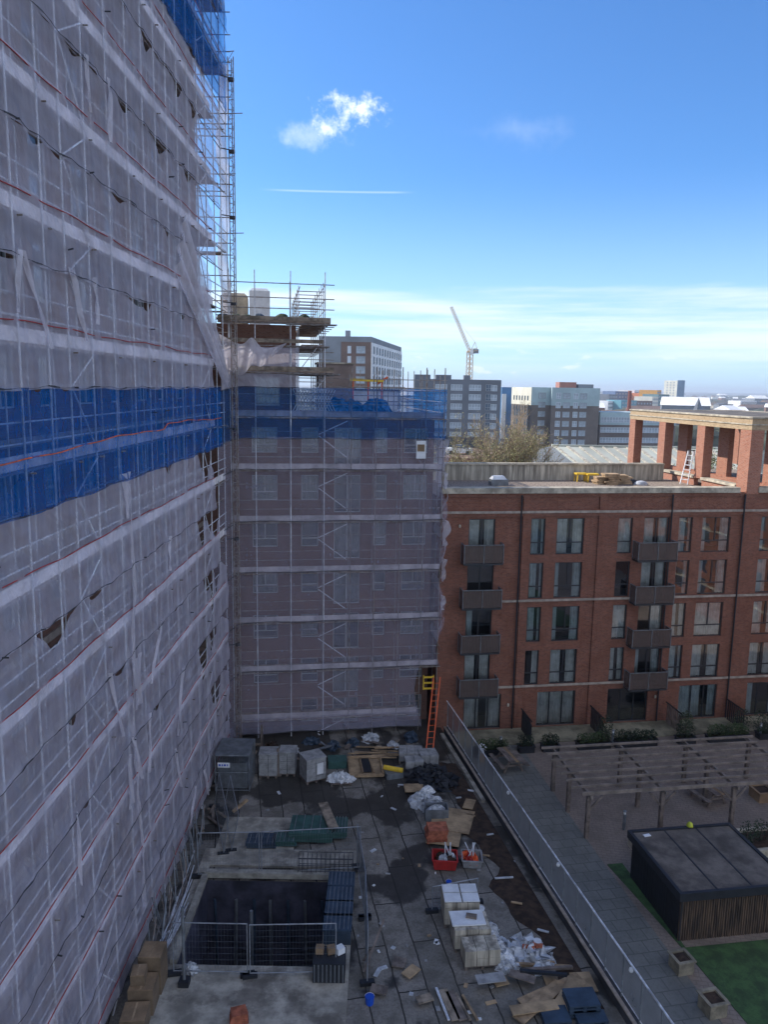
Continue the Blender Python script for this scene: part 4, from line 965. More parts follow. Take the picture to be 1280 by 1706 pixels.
def planter(P, s, ang, lb, h=.5, mat=None, soil=True, name='planter_box'):
    mat = mat or m_wood; t = thing(name, P, lb, 'planter', None, ang); w = .06
    sx, sy = s; ca, sa = math.cos(ang), math.sin(ang); L = lambda x, y, z: P+Vector((x*ca-y*sa, x*sa+y*ca, z))
    m = MB().box(L(0, -sy/2+w/2, h/2), (sx, w, h), ang).box(L(0, sy/2-w/2, h/2), (sx, w, h), ang).box(L(-sx/2+w/2, 0, h/2), (w, sy-2*w, h), ang).box(L(sx/2-w/2, 0, h/2), (w, sy-2*w, h), ang)
    m.build('box', mat, t)
    r = MB().box(L(0, -sy/2, h+.02), (sx+.1, .12, .04), ang).box(L(0, sy/2, h+.02), (sx+.1, .12, .04), ang).box(L(-sx/2, 0, h+.02), (.12, sy-.12, .04), ang).box(L(sx/2, 0, h+.02), (.12, sy-.12, .04), ang); r.build('rim', mat, t)
    MB().box(L(0, 0, h-.08), (sx-2*w, sy-2*w, .1), ang).build('soil', m_mud, t)
    return t, L
m_plw = pbr('planter_wood', (.27, .235, .17), .85, .25, 2.5)
planter(G(1135, 1615, cz), (.62, .62), BA+.1, 'empty square wooden planter at the lawn edge nearer the cabin', .5, m_plw)
planter(G(1187, 1685, cz), (.66, .66), BA+.1, 'empty square wooden planter at the bottom right corner of the path', .52, m_plw)
planter(G(1270, 1330, cz), (.9, .9), BA, 'brown wooden planter under the right of the pergola', .5, m_tan)
def leaves(mb, c, r, n, s, rnd, flat=.5):
    for _ in range(n):
        while True:
            q = Vector((rnd.uniform(-1, 1), rnd.uniform(-1, 1), rnd.uniform(-1, 1)))
            if .25 < q.length < 1: break
        q = Vector((q.x*r[0], q.y*r[1], q.z*r[2]))+Vector(c)
        a = Vector((rnd.uniform(-1, 1), rnd.uniform(-1, 1), rnd.uniform(-flat, flat))).normalized()*s*rnd.uniform(.6, 1.3); b_ = a.cross(Vector((rnd.uniform(-.6, .6), rnd.uniform(-.6, .6), 1))).normalized()*s*rnd.uniform(.35, .6)
        mb.quad(q-a, q-b_, q+a, q+b_)
def hedge(u, v, w, lb, h=.55, mat=None, box=True, hh=.35):
    P = U(u, v, cz); t, L = planter(P, (w, .5), BA, lb, hh, m_black, name='hedge_planter')
    rnd = random.Random(int(u*100)); mb = MB()
    for k in range(max(2, int(w/.3))):
        leaves(mb, L(-w/2+.2+k*(w-.4)/max(1, int(w/.3)-1), rnd.uniform(-.08, .08), hh+h*.4), (.26, .27, h*rnd.uniform(.5, .75)), 190, .065, rnd)
    mb.build('foliage', mat or m_leafd, t); return t, L, mb
names = {}
hl = [(-7.1, 1.9, 'black planter with pale flowers beside the railing corner'), (-5.0, .9, 'small dark hedge planter below the first ground floor pier'), (-3.55, 1.0, 'short hedge planter before the second patio'), (-.9, 2.0, 'long hedge planter at the left of the middle patio'), (1.7, 2.6, 'long hedge planter before the dark middle patio doors'), (4.9, 1.1, 'tall hedge planter beside the third pier'), (7.6, 2.6, 'long leafy hedge planter before the curtained right patio doors'), (10.6, 2.0, 'leafy hedge planter at the far right patio')]
for i, (u, w, lb) in enumerate(hl):
    hedge(u, -3.0 if i else -3.2, w, lb, .65 if i not in (5,) else 1.0, m_leafd if i % 3 else m_leaf)
fb = MB(); rnd = random.Random(9)
t = thing('flower_pot', U(-7.9, -3.9, cz), 'white flowering plant in a pot right against the railing', 'plant')
MB().lathe(U(-7.9, -3.9, cz), [(.14, 0), (.2, .35)], 12).build('pot', m_tan, t); leaves(fb, U(-7.9, -3.9, cz+.75), (.25, .25, .3), 60, .07, rnd); fb.build('flowers', m_white, t)
for i, (u, lb) in enumerate(((-4.35, 'dark slatted patio screen by the first pier'), (.1, 'dark leafy patio screen left of the middle doors'), (5.15, 'slatted patio screen right of the middle doors'), (9.3, 'dark patio screen between the two right patios'))):
    t = thing('patio_screen', U(u, -1.2, cz), lb, 'screen', 'patio screens along the flats', BA)
    for k in range(9): MB().ub(u-.02, u+.02, -2.0+k*.2, -1.9+k*.2, cz, cz+1.3-.05*(k < 3)*(3-k)).build('slat', m_black if i != 2 else m_woodg, t)
    MB().ub(u-.03, u+.03, -2.02, -.12, cz+1.3, cz+1.36).build('rail', m_black, t)
rnd = random.Random(31)
for i, (u, v, s, mt, lb) in enumerate(((.1, -2.4, .5, m_leafd, 'dark shrub climbing the screen left of the middle patio'), (5.3, -2.3, .45, m_leaf, 'shrub with pale flowers at the third pier'), (8.9, -2.4, .6, m_leafd, 'large dark shrub right of the curtained patio doors'), (10.0, -2.6, .5, m_leafd, 'dense shrub at the far right of the patios'))):
    t = thing('shrub', U(u, v, cz), lb, 'shrub', 'shrubs along the patios'); mb = MB(); leaves(mb, U(u, v, cz+.9), (s, s*.8, .8), 380, .07, rnd); mb.build('foliage', mt, t)
    MB().bar(U(u, v, cz), U(u, v, cz+.9), .03).build('stem', m_bark, t)
# raised bed behind the cabin
t = thing('raised_bed', U(-1.2, -13.3, cz), 'pale stone edged planting bed behind the cabin', 'planting bed', rot=BA)
MB().ub(-3.4, 6.5, -14.35, -14.15, cz, cz+.4).ub(-3.4, -3.2, -14.15, -12.75, cz, cz+.4).ub(-3.4, 6.5, -12.75, -12.55, cz, cz+.4).build('edging', m_stone, t)
MB().ub(-3.2, 6.5, -14.15, -12.75, cz, cz+.3).build('soil', m_mud, t)
for i in range(9):
    u = -2.4+i*.85; v = -13.4+.25*math.sin(i*2.1); hh = [.55, .4, .5, .75, .6, 1.0, .9, 1.1, .8][i]
    t = thing('bed_plant', U(u, v, cz+.3), 'leafy plant in the bed behind the cabin, %s from its left end' % ['first', 'second', 'third', 'fourth', 'fifth', 'sixth', 'seventh', 'eighth', 'ninth'][i], 'plant', 'plants in the raised bed')
    mb = MB(); leaves(mb, U(u, v, cz+.3+hh*.5), (.42, .38, hh*.6), 200, .07, rnd); mb.build('foliage', m_leafb if i in (1, 2, 3) else m_leafd, t)
    MB().bar(U(u, v, cz+.3), U(u, v, cz+.3+hh*.6), .02).build('stem', m_bark, t)
# right wing of the flats, seen in the window reflections
rw = thing('courtyard_wing', U(22, -18, cz), 'red brick wing closing the right side of the courtyard', 'building', rot=BA)
ops = []
for z in (1.0, 3.6, 6.3, 9.0, 11.7):
    for v in range(-40, 0, 4): ops.append((v+.6, v+2.3, z, z+2.0)); ops.append((v+3.0, v+3.8, z, z+2.0))
fr = lambda a, d, z: U(21+d, a, z)
mb = MB(); wall(mb, fr, -42, -.2, cz, 14.6, ops, .2); mb.quad(U(21.3, -42, 14.6), U(33, -42, 14.6), U(33, -.2, 14.6), U(21.3, -.2, 14.6)); mb.build('wall', m_brick, rw)
MB().quad(U(21.2, -42, cz), U(21.2, -.2, cz), U(21.2, -.2, 14.5), U(21.2, -42, 14.5)).build('glazing', m_glass2, rw); MB().quad(U(21.5, -42, cz), U(21.5, -.2, cz), U(21.5, -.2, 14.5), U(21.5, -42, 14.5)).build('curtains', m_curt, rw)
for z in (2.4, 7.7, 13.1): MB().ub(20.93, 20.998, -42, -.2, z, z+.15).build('string_course', m_stone, rw)
# ================================================================== YARD ITEMS
rnd = random.Random(77)
def LF(P, ang):
    ca, sa = math.cos(ang), math.sin(ang); return lambda x, y, z: P+Vector((x*ca-y*sa, x*sa+y*ca, z))
def pallet(P, L, ang, t, sx=1.1, sy=1.0):
    for k in range(5): MB().box(L(0, -sy/2+.06+k*(sy-.12)/4, .12), (sx, .1, .03), ang).build('pallet_board', m_woodg, t)
    for k in (-1, 0, 1): MB().box(L(k*(sx/2-.06), 0, .052), (.1, sy, .10), ang).build('pallet_runner', m_woodg, t)
# steel cage store
P = G(389, 1318); P.x -= .05; ang = .02; L = LF(P, ang)
t = thing('steel_cage', P+Vector((0, .9, 0)), 'steel mesh storage cage with a white sign at the tower foot', 'cage')
for x in (-.85, .85):
    for yv in (0, 1.9): MB().bar(L(x, yv, 0), L(x, yv, 1.9), .035).build('post', m_steel, t)
fr_ = MB()
for z in (.05, 1.0, 1.9):
    for yv in (0, 1.9): fr_.bar(L(-.85, yv, z), L(.85, yv, z), .025)
    for x in (-.85, .85): fr_.bar(L(x, 0, z), L(x, 1.9, z), .025)
for k in range(1, 14): fr_.bar(L(-.85+k*.12, 0, 0), L(-.85+k*.12, 0, 1.9), .008, 4)
for k in range(1, 14): fr_.bar(L(.85, k*.135, 0), L(.85, k*.135, 1.9), .008, 4)
fr_.build('mesh_frame', m_steel, t); MB().box(L(0, .95, .75), (1.45, 1.6, 1.35)).build('stored_panels', m_steel, t); MB().box(L(0, .95, 1.93), (1.72, 1.9, .03)).build('lid', m_steel, t)
sg = MB().box(L(-.42, -.04, 1.42), (.62, .02, .26)).build('sign', m_white, t)
for k, w in enumerate((.09, .06, .1, .05)): MB().box(L(-.62+k*.13, -.054, 1.42), (w, .008, .1)).build('blue_mark', m_bluebr, sg)
def blocks(px, py, s, ang, lb, nm='block_pallet', mat=None, top=None, z=0.0, P=None):
    P = P or G(px, py, z); L = LF(P, ang); t = thing(nm, P, lb, 'pallet of blocks', None, ang); sx, sy, sz = s
    pallet(P, L, ang, t, sx, sy); nz = max(2, int(sz/.22)); nx = max(2, int(sx/.42))
    for k in range(nz):
        for i in range(nx):
            MB().box(L(-sx/2+sx*(i+.5)/nx, rnd.uniform(-.01, .01), .14+(k+.5)*sz/nz), (sx/nx-.02, sy-.03+rnd.uniform(-.02, .02), sz/nz-.012), ang).build('block_row', mat or m_block, t)
    if top: MB().box(L(0, 0, .14+sz+.03), (sx+.04, sy+.04, .05), ang).build('cover', top, t)
    return t, L
blocks(448, 1290, (.95, .9, 1.15), .05, 'wrapped pallet of grey blocks beside the steel cage', top=m_block)
blocks(480, 1287, (.85, .85, 1.15), .0, 'wrapped pallet of grey blocks with a dark band, second right of the cage', top=m_block)
t, L = blocks(521, 1297, (1.1, 1.0, 1.15), .5, 'turned pallet of pale grey blocks left of the green sheets', top=m_block)
MB().box(L(.2, -.51, .75), (.35, .01, .6), .5).build('wrap_label', m_white, t)
# posts
for i, (px, py, h) in enumerate(((436, 1245, 1.3), (463, 1293, 1.5))): 
    tag(MB().beam(G(px, py), G(px, py)+Vector((0, .1, h)), .12, .12).build('timber_post', m_woodg), ['short timber post behind the block pallets', 'short pale timber post between the two block pallets'][i], 'post')
tag(MB().box(G(562, 1275)+Vector((0, 0, .2)), (1.0, .8, .4), .1).build('green_crate_lid', m_greenp), 'green sheeting stack left of the framed hatch', 'sheet stack')
t = thing('rubbish_pallet', G(570, 1303), 'white polythene rubbish heaped on a small pallet near the framed hatch', 'rubbish'); P = G(568, 1303); L = LF(P, .1); pallet(P, L, .1, t, 1.1, .9)
for i in range(5): crumpled(MB(), L(-.4+i*.2, .1*math.sin(i*3), .13), .28, .28, .3+.1*math.sin(i), i+4).build('bag', m_poly if i % 2 else m_white, t)
# framed hatch
P = G(609, 1281); ang = .1; L = LF(P, ang)
t = thing('timber_hatch', P, 'plywood panel with pale timber frame and a ladder frame lying on it', 'panel', None, ang)
MB().box(L(0, 0, .1), (1.75, 2.1, .06), ang).build('panel', m_ply, t)
for a, b_ in (((-.88, -1.05), (.88, -1.05)), ((-.88, 1.05), (.88, 1.05)), ((-.88, -1.05), (-.88, 1.05)), ((.88, -1.05), (.88, 1.05))): MB().beam(L(a[0], a[1], .18), L(b_[0], b_[1], .18), .09, .12).build('frame', m_wood, t)
for a in (-.28, .28): MB().beam(L(a+.1, -.8, .2), L(a*.9, .85, .2), .07, .07).build('ladder_rail', m_tan, t)
MB().box(L(.05, .05, .17), (.45, 1.5, .04), ang).build('dark_inset', m_black, t)
for i in range(7):
    a = G(565+rnd.uniform(-4, 60), 1246+i*3.5); tag(MB().beam(a+Vector((0, 0, .08+.02*i)), a+Vector((rnd.uniform(2, 3.2), rnd.uniform(-.25, .35), .08+.02*i)), .1, .05).build('long_batten', m_wood), 'pale timber batten lying behind the framed hatch', 'batten', 'battens behind the framed hatch')
P = G(655, 1292); L = LF(P, .6)
t = thing('yellow_cutter', P, 'yellow tube on a grey base right of the framed hatch', 'site tool'); MB().box(L(0, 0, .15), (.9, .8, .3), .3).build('base', m_steel, t); MB().bar(L(-.35, .35, .42), L(.3, -.45, .40), .13, 10).build('tube', m_yellow, t)
for i, (px, py, s, lb) in enumerate(((684, 1266, (1.3, 1.0, .5), 'grey stack of slabs at the back right of the yard'), (690, 1281, (1.0, .8, .45), 'smaller grey slab stack in front at the back right'), (713, 1272, (1.0, .9, .55), 'grey slab stack nearest the orange ladder'))):
    blocks(px, py, s, .1*i, lb, 'slab_stack', m_block)
for i, (px, py) in enumerate(((712, 1290), (730, 1300))):
    tag(crumpled(MB(), G(px, py+6), 1.1-.1*i, .8, .45, 20+i).build('tarpaulin_heap', m_black, None), ['black tarpaulin heap below the grey slab stacks', 'black tarpaulin heap nearest the railing wall'][i], 'tarpaulin')  # tarp pile; its black also stands for the dark shadow area there
for i, (px, py, w, l, a) in enumerate(((742, 1388, 1.5, 2.3, -.2), (764, 1372, 1.3, 2.0, -.25), (690, 1318, 1.0, .8, .1), (782, 1346, .5, .9, -.3))):
    tag(MB().box(G(px, py)+Vector((0, 0, .12+.03*i)), (w, l, .03), a).build('plywood_sheet', m_ply), ['plywood sheet under the brick pile', 'plywood sheet nearest the soil strip beside the brick pile', 'small plywood sheet behind the wrapped bags', 'small plywood offcut near the railing wall'][i], 'plywood')
for i, (px, py, r_, mt, lb) in enumerate(((705, 1336, .62, m_poly, 'grey wrapped bulk bag at the back of the brick pile'), (722, 1342, .5, m_poly, 'grey wrapped bag right of the larger bulk bag'), (712, 1330, .3, m_white, 'small white bag on top of the bulk bags'))):
    q = G(px, py+4); tag(crumpled(MB(), q+Vector((0, 0, 0 if i < 2 else .45)), r_, r_*.8, .55 if i < 2 else .3, 30+i).build('bulk_bag', mt, None), lb, 'bag')
P = G(727, 1362); L = LF(P, .05); t = thing('metal_crate', P, 'grey green open crate behind the orange bricks', 'crate', None, .05)
m = MB().box(L(0, -.32, .3), (1.1, .04, .55), .05).box(L(0, .36, .3), (1.1, .04, .55), .05).box(L(-.53, 0.02, .3), (.04, .62, .55), .05).box(L(.53, .02, .3), (.04, .62, .55), .05).box(L(0, .02, .05), (1.06, .66, .05), .05); m.build('box', m_steel, t)
crumpled(MB(), L(0, 0, .3), .4, .25, .3, 2).build('contents', m_poly, t)
P = G(727, 1400); L = LF(P, .12); t = thing('brick_stack', P, 'leaning stack of orange bricks on plywood', 'bricks', None, .12)
mo = pbr('orange_brick', (.42, .13, .07), .9, .3, 4)
for k in range(8): MB().box(L(rnd.uniform(-.05, .05), 0, .1+k*.08), (.9, .75, .072), .12+rnd.uniform(-.06, .06)).build('brick_course', mo, t)
def tub(px, py, s, mat, lb, h=.5, cm=None):
    P = G(px, py); L = LF(P, -.05); t = thing('skip_tub', P, lb, 'tub', None, -.05); sx, sy = s
    m = MB()
    for a, b_ in (((-1, -1), (1, -1)), ((1, -1), (1, 1)), ((1, 1), (-1, 1)), ((-1, 1), (-1, -1))):
        p, q = L(a[0]*sx*.43, a[1]*sy*.43, .05), L(b_[0]*sx*.43, b_[1]*sy*.43, .05); p2, q2 = L(a[0]*sx/2, a[1]*sy/2, h), L(b_[0]*sx/2, b_[1]*sy/2, h); m.quad(p, q, q2, p2)
    m.quad(L(-sx*.43, -sy*.43, .06), L(sx*.43, -sy*.43, .06), L(sx*.43, sy*.43, .06), L(-sx*.43, sy*.43, .06)); m.build('body', mat, t)
    r = MB(); c = [L(-sx/2, -sy/2, h), L(sx/2, -sy/2, h), L(sx/2, sy/2, h), L(-sx/2, sy/2, h)]
    for i in range(4): r.beam(c[i], c[(i+1) % 4], .06, .05)
    r.build('rim', mat, t)
    for i in range(7): crumpled(MB(), L(rnd.uniform(-.3, .3)*sx, rnd.uniform(-.3, .3)*sy, h*.5), .2, .16, .28, i+60).build('rubbish', (cm or [m_poly, m_black, m_mud])[i % (3 if not cm else len(cm))], t)
    for i in range(4): MB().bar(L(rnd.uniform(-.3, .3)*sx, -.1, h*.5), L(rnd.uniform(-.4, .4)*sx, .2, h+.5), .025).build('offcut', m_poly, t)
tub(741, 1443, (1.05, .85), m_redp, 'red rubbish tub full of offcuts')
tub(786, 1440, (.85, .85), m_block, 'grey crate holding orange barrier pieces beside the red tub', .4, [m_orangep, m_redp])
# green and blue panel stacks by the opening
for i, (px, py, s, mt, n, lb) in enumerate(((520, 1392, (1.9, 1.5), m_greenp, 6, 'stack of green panels behind the opening'), (437, 1408, (1.3, .9), m_bluep, 3, 'low dark blue panel stack on the slab, left'), (475, 1406, (1.0, .8), m_greenp, 3, 'low dark green panel stack on the slab, between larger stacks'), (565, 1388, (.7, 1.3), m_greenp, 4, 'narrow green panel stack right of the leaning plank'))):
    P = G(px, py); t = thing('panel_stack', P, lb, 'panel stack', 'panel stacks behind the opening')
    for k in range(n):
        MB().box(P+Vector((rnd.uniform(-.04, .04), 0, .16+k*.075)), (s[0], s[1], .055), rnd.uniform(-.03, .03)).build('panel', mt, t)
    for k in range(5): MB().box(P+Vector((-s[0]*.4+k*s[0]*.2, 0, .16+n*.075)), (.03, s[1], .02)).build('rib', m_steel, t)
tag(MB().beam(G(538, 1360)+Vector((0, 0, .7)), G(556, 1402)+Vector((0, 0, .65)), .45, .05).build('scaffold_plank', m_board), 'wide pale plank lying over the green panels', 'plank')
tag(MB().beam(G(388, 1362)+Vector((0, 0, .3)), G(412, 1350)+Vector((0, 0, .55)), .14, .1).build('timber_offcut', m_wood), 'pale timber offcut leaning by the fence panels at the tower foot', 'timber')
# rebar cage
P0 = G(496, 1462, .1); t = thing('rebar_cage', P0, 'rusty reinforcement mesh cage behind the opening', 'rebar cage'); m = MB()
for k in range(13): m.bar(P0+Vector((k*.19, 0, .0)), P0+Vector((k*.19, 0, .85)), .012, 4).bar(P0+Vector((k*.19, .5, .0)), P0+Vector((k*.19, .5, .85)), .012, 4).bar(P0+Vector((k*.19, 0, .85)), P0+Vector((k*.19, .5, .85)), .012, 4)
for z in (.05, .3, .55, .85): m.bar(P0+Vector((0, 0, z)), P0+Vector((2.3, 0, z)), .014, 4).bar(P0+Vector((0, .5, z)), P0+Vector((2.3, .5, z)), .014, 4)
m.build('bars', m_seam, t)
# fences
def fence_panel(p, q, lb, h=2.0, grp='mesh site fence panels', lean=Vector((0, 0, 0)), step=.11):
    t = thing('fence_panel', p, lb, 'fence panel', grp); p = Vector(p); q = Vector(q); up = Vector((0, 0, h))+lean
    m = MB().bar(p, p+up, .022).bar(q, q+up, .022).bar(p+up, q+up, .022).bar(p+up*.08, q+up*.08, .022); m.build('frame', m_fencet, t)
    w = MB(); L_ = (q-p).length; n = int(L_/step)
    for i in range(1, n): a = p.lerp(q, i/n); w.bar(a+up*.08, a+up, .0035, 3)
    for i in range(1, 8): w.bar(p+up*(.08+.92*i/8), q+up*(.08+.92*i/8), .0035, 3)
    w.build('wire_mesh', m_wire, t)
    for e in (p, q): MB().box(e+Vector((0, 0, .07)), (.5, .2, .14), .2).build('foot', m_black, t)
zs = .10
fence_panel((-7.0, 24.1, zs), (-4.45, 24.1, zs), 'near fence panel left of the centre post by the opening', 2.0)
fence_panel((-4.35, 24.05, zs), (-1.4, 24.2, zs), 'near fence panel right of the centre post by the opening', 2.0)
fence_panel(G(330, 1462, zs), G(432, 1460, zs), 'far fence panel at the left behind the opening')
fence_panel(G(436, 1460, zs), G(600, 1450, zs), 'far fence panel at the right behind the opening', 2.0)
fence_panel(G(595, 1445, 0), G(608, 1530, 0), 'side fence panel at the back right of the opening')
fence_panel(G(608, 1532, 0), G(612, 1640, 0), 'side fence panel at the near right of the opening')
fence_panel(G(357, 1345, 0), G(372, 1425, 0), 'leaning fence panel at the foot of the tower net', 1.8, lean=Vector((.25, 0, 0)))
fence_panel(G(362, 1350, 0)+Vector((.3, 0, 0)), G(385, 1420, 0), 'second leaning fence panel at the foot of the tower net', 1.8, lean=Vector((.35, 0, 0)))
fence_panel(G(720, 1520, 0), G(795, 1505, 0), 'low fence panel behind the white topped blocks', 1.1)
for i, (px, py, h, lb) in enumerate(((307, 1640, 2.9, 'tall steel tube post at the near left corner of the opening'),)):
    P = G(px, py, zs); t = thing('steel_post', P, lb, 'post'); MB().bar(P, P+Vector((0, 0, h)), .055, 8).build('tube', m_steel, t); MB().box(P+Vector((0, 0, .1)), (.35, .35, .2)).build('base', m_black, t)
tag(crumpled(MB(), G(318, 1618, zs), .22, .2, .3, 9).build('small_bag', m_poly, None), 'small shiny bag by the tall steel post', 'bag')
for i, (px, py, px2, py2) in enumerate(((606, 1620, 640, 1532), (606, 1600, 618, 1580))):
    a, b_ = G(px, py, .1), G(px2, py2, .9); tag(MB().beam(a, b_, .07, .05).build('leaning_batten', m_woodg), ['long leaning batten right of the dark crates', 'short leaning batten right of the dark crates'][i], 'batten')
# dark lidded crates right of the opening
for i, py in enumerate((1487, 1513, 1537, 1561)):
    P = G(575-i*.6, py, zs); P.x = -1.45; t = thing('lidded_crate', P, 'dark blue lidded crate beside the opening, %s from the back' % ['first', 'second', 'third', 'fourth'][i], 'crate', 'dark crates in a row beside the opening')
    MB().box(P+Vector((0, 0, .28)), (1.0, .86, .55), .0, top=(.98, .98)).build('body', m_bluep, t); MB().box(P+Vector((0, 0, .59)), (1.06, .92, .07)).build('lid', m_bluep, t)
    for k in range(6): MB().box(P+Vector((-.4+k*.16, 0, .635)), (.03, .8, .02)).build('rib', m_steel, t)
P = G(574, 1622, zs); P.x = -1.62; t = thing('open_crate', P, 'dark open crate heaped with boxes at the near right of the opening', 'crate')
MB().box(P+Vector((0, 0, .36)), (1.1, .9, .72)).build('body', m_black, t)
for k in range(8): MB().box(P+Vector((-.49+k*.14, -.46, .36)), (.03, .02, .66)).build('rib', m_steel, t)
for i, (x, mt) in enumerate(((-.35, m_tan), (.05, m_tan), (.35, m_white))): MB().box(P+Vector((x, .1, .85)), (.28, .25, .22), .3*i).build('carton', mt, t)
# tower foot boxes
m_cart = pbr('carton_board', (.19, .135, .085), .85, .2, 1.5)
for i, (x, yv, z, s, lb) in enumerate(((-7.55, 23.6, 0, (.75, .8, 1.45), 'tall brown box at the back of the stack by the tower net'), (-7.6, 22.7, 0, (.8, .8, 1.0), 'brown box in the middle of the stack by the tower net'), (-7.6, 21.8, 0, (.78, .8, .7), 'nearest brown box of the stack by the tower net'), (-7.75, 22.75, 1.02, (.45, .55, .35), 'small brown box on top of the brown stack'))):
    t = thing('brown_box', (x, yv, z), lb, 'box', 'brown boxes by the tower net')
    MB().box((x, yv, z+s[2]/2), s, .04*i).build('body', m_cart, t)
    MB().box((x, yv, z+s[2]+.012), (s[0]*.98, s[1]*.98, .02), .04*i).build('lid', m_tan, t)
    MB().box((x, yv, z+s[2]+.026), (.06, s[1]*.9, .004), .04*i).build('tape', m_wood, t)
# tube racks under the net
rnd = random.Random(13)
t = thing('tube_rack', (-7.9, 28, 0), 'long bundle of scaffold tubes standing along the tower foot', 'tube bundle')
for i in range(46):
    Y = rnd.uniform(24.6, 33.5); x = -8.15+rnd.uniform(-.2, .35); MB().bar((x, Y, 0), (x+rnd.uniform(-.35, .1), Y+rnd.uniform(-.3, .9), rnd.uniform(.8, 1.6)), .022, 5).build('tube', m_steel if i % 3 else m_metald, t)
t = thing('tube_pile', (-7.6, 26, 0), 'loose scaffold tubes lying in a pile beside the pit edge', 'tube bundle')
for i in range(24):
    x = -7.75+rnd.uniform(-.25, .25); Y = rnd.uniform(22.5, 27); MB().bar((x, Y, .05+.03*(i % 6)), (x+rnd.uniform(-.3, .35), Y+rnd.uniform(2.5, 4.5), .06+.03*(i % 6)), .024, 5).build('tube', m_metal if i % 2 else m_metald, t)
for i in range(10):
    a = Vector((-8.1+rnd.uniform(-.2, .4), 33+rnd.uniform(0, 6), .06)); tag(MB().beam(a, a+Vector((rnd.uniform(-.2, .9), rnd.uniform(-1.2, 1.6), rnd.uniform(0, .4))), .12, .05).build('loose_board', m_board if i % 2 else m_woodg), 'loose board strewn along the far tower foot', 'board', 'loose boards along the tower foot')
# pit contents
D = -4.6
t = thing('pit_prop', (-4.9, 27.2, D), 'tall steel prop standing in the dark pit', 'prop'); MB().bar((-4.9, 27.5, D), (-4.9, 27.5, .1), .07, 8).build('tube', m_steel, t); MB().box((-4.9, 27.5, D+.03), (.3, .3, .05)).build('base_plate', m_steel, t)
tag(MB().box((-5.4, 26.1, D+.5), (1.1, 1.8, 1.0), .1).build('pit_crate', m_steel), 'grey crate down in the pit', 'crate')
tag(crumpled(MB(), (-4.6, 25.4, D), .5, .4, .5, 44).build('pit_sheet', m_bluebr, None), 'blue sheet heap down in the pit', 'sheet heap')
for i in range(5):
    a = Vector((-6.5+i*.9, 25.2+.3*i, D+.05)); tag(MB().beam(a, a+Vector((rnd.uniform(.5, 1.5), rnd.uniform(-.5, 1), .1)), .1, .08).build('pit_timber', m_woodg), 'timber lying on the floor of the pit', 'timber', 'timbers down in the pit')
for i in range(7):
    x = -6.7+i*.75; tag(MB().beam((x, 29.6, D+.1), (x+rnd.uniform(-.1, .1), 29.55, -.9), .12, .08).build('pit_upright', m_steel if i % 2 else m_bluep), 'steel upright against the back wall of the pit, %s from the left' % ['first', 'second', 'third', 'fourth', 'fifth', 'sixth', 'seventh'][i], 'upright', 'uprights on the back wall of the pit')
for i in range(6):
    tag(MB().box((-3.3, 24.9+i*.62, D+.08), (2.4, .10, .10), rnd.uniform(-.04, .04)).build('floor_joist', m_black), 'dark joist on the pit floor at the right, %s from the near side' % ['first', 'second', 'third', 'fourth', 'fifth', 'sixth'][i], 'joist', 'joists on the pit floor')
tag(MB().quad((-7.0, 24.8, D+.03), (-5.9, 24.8, D+.03), (-5.6, 28, D+.03), (-6.6, 28.4, D+.03)).build('pit_membrane', m_bluebr), 'blue membrane sheet on the pit floor at the left', 'membrane')
t = thing('pit_hose', (-5.5, 26.8, D+1), 'loop of pale hose hanging in the pit', 'hose'); MB().path([Vector((-5.6+.35*math.sin(a*.5)*(1-.03*a), 27.2, -2.4-.4*math.cos(a*.62)-.02*a)) for a in range(14)], .04, 6).build('hose', m_poly, t)
# white topped block stacks and polythene
t, L = blocks(766, 1530, (1.35, 1.1, .9), .05, 'white topped pallet of blocks at the back of the pair', mat=m_conc2)
for a in (-.35, .35):
    for b_ in (-.28, .28): MB().box(L(a, b_, 1.09), (.64, .5, .04), .05).build('white_board', m_white, t)
t, L = blocks(783, 1570, (1.35, 1.0, .75), .1, 'pallet of blocks with white boards and a stone in front of the white topped pallet', mat=m_conc2)
MB().box(L(-.1, .1, .93), (1.25, .8, .05), .1).build('white_board', m_white, t); MB().box(L(.05, .1, 1.0), (.4, .2, .1), -.2).build('stone', m_woodg, t)
t, L = blocks(800, 1602, (1.3, .8, .6), .12, 'lowest grey block pallet at the near end of the polythene', mat=m_conc2)
for i in range(9):
    px, py = 800+i*6, 1535+i*10; tag(crumpled(MB(), G(px, py), rnd.uniform(.25, .45), rnd.uniform(.25, .4), rnd.uniform(.15, .35), i+100).build('polythene_scrap', m_white if i % 2 else m_poly, None), 'crumpled white polythene beside the white topped blocks', 'polythene', 'polythene scraps right of the blocks')
t = thing('polythene_heap', G(885, 1590), 'white polythene heap with orange bricks and a white tub on top', 'rubbish heap'); P = G(885, 1592)
crumpled(MB(), P, .75, .7, .35, 61).build('polythene', m_poly, t); crumpled(MB(), P+Vector((.35, -.6, 0)), .45, .35, .2, 62).build('polythene_tail', m_poly, t)
for i in range(5): MB().box(P+Vector((-.2+.12*i, .05*math.sin(i*3), .36+.02*i)), (.24, .14, .1), i*.7).build('brick', mo, t)
MB().lathe(P+Vector((.25, .15, .3)), [(.13, 0), (.15, .2)], 10).build('tub', m_white, t); MB().box(P+Vector((0, .35, .35)), (.3, .2, .15), .4).build('carton', m_white, t)
def bucket(px, py, mat, lb, r=.16):
    P = G(px, py); t = thing('bucket', P, lb, 'bucket'); MB().lathe(P, [(r*.8, 0), (r, r*1.8)], 12).build('body', mat, t); MB().path([P+Vector((r*math.cos(a*.3), 0, r*1.8+r*.8*math.sin(a*.3))) for a in range(11)], .008, 4).build('handle', m_metal, t)
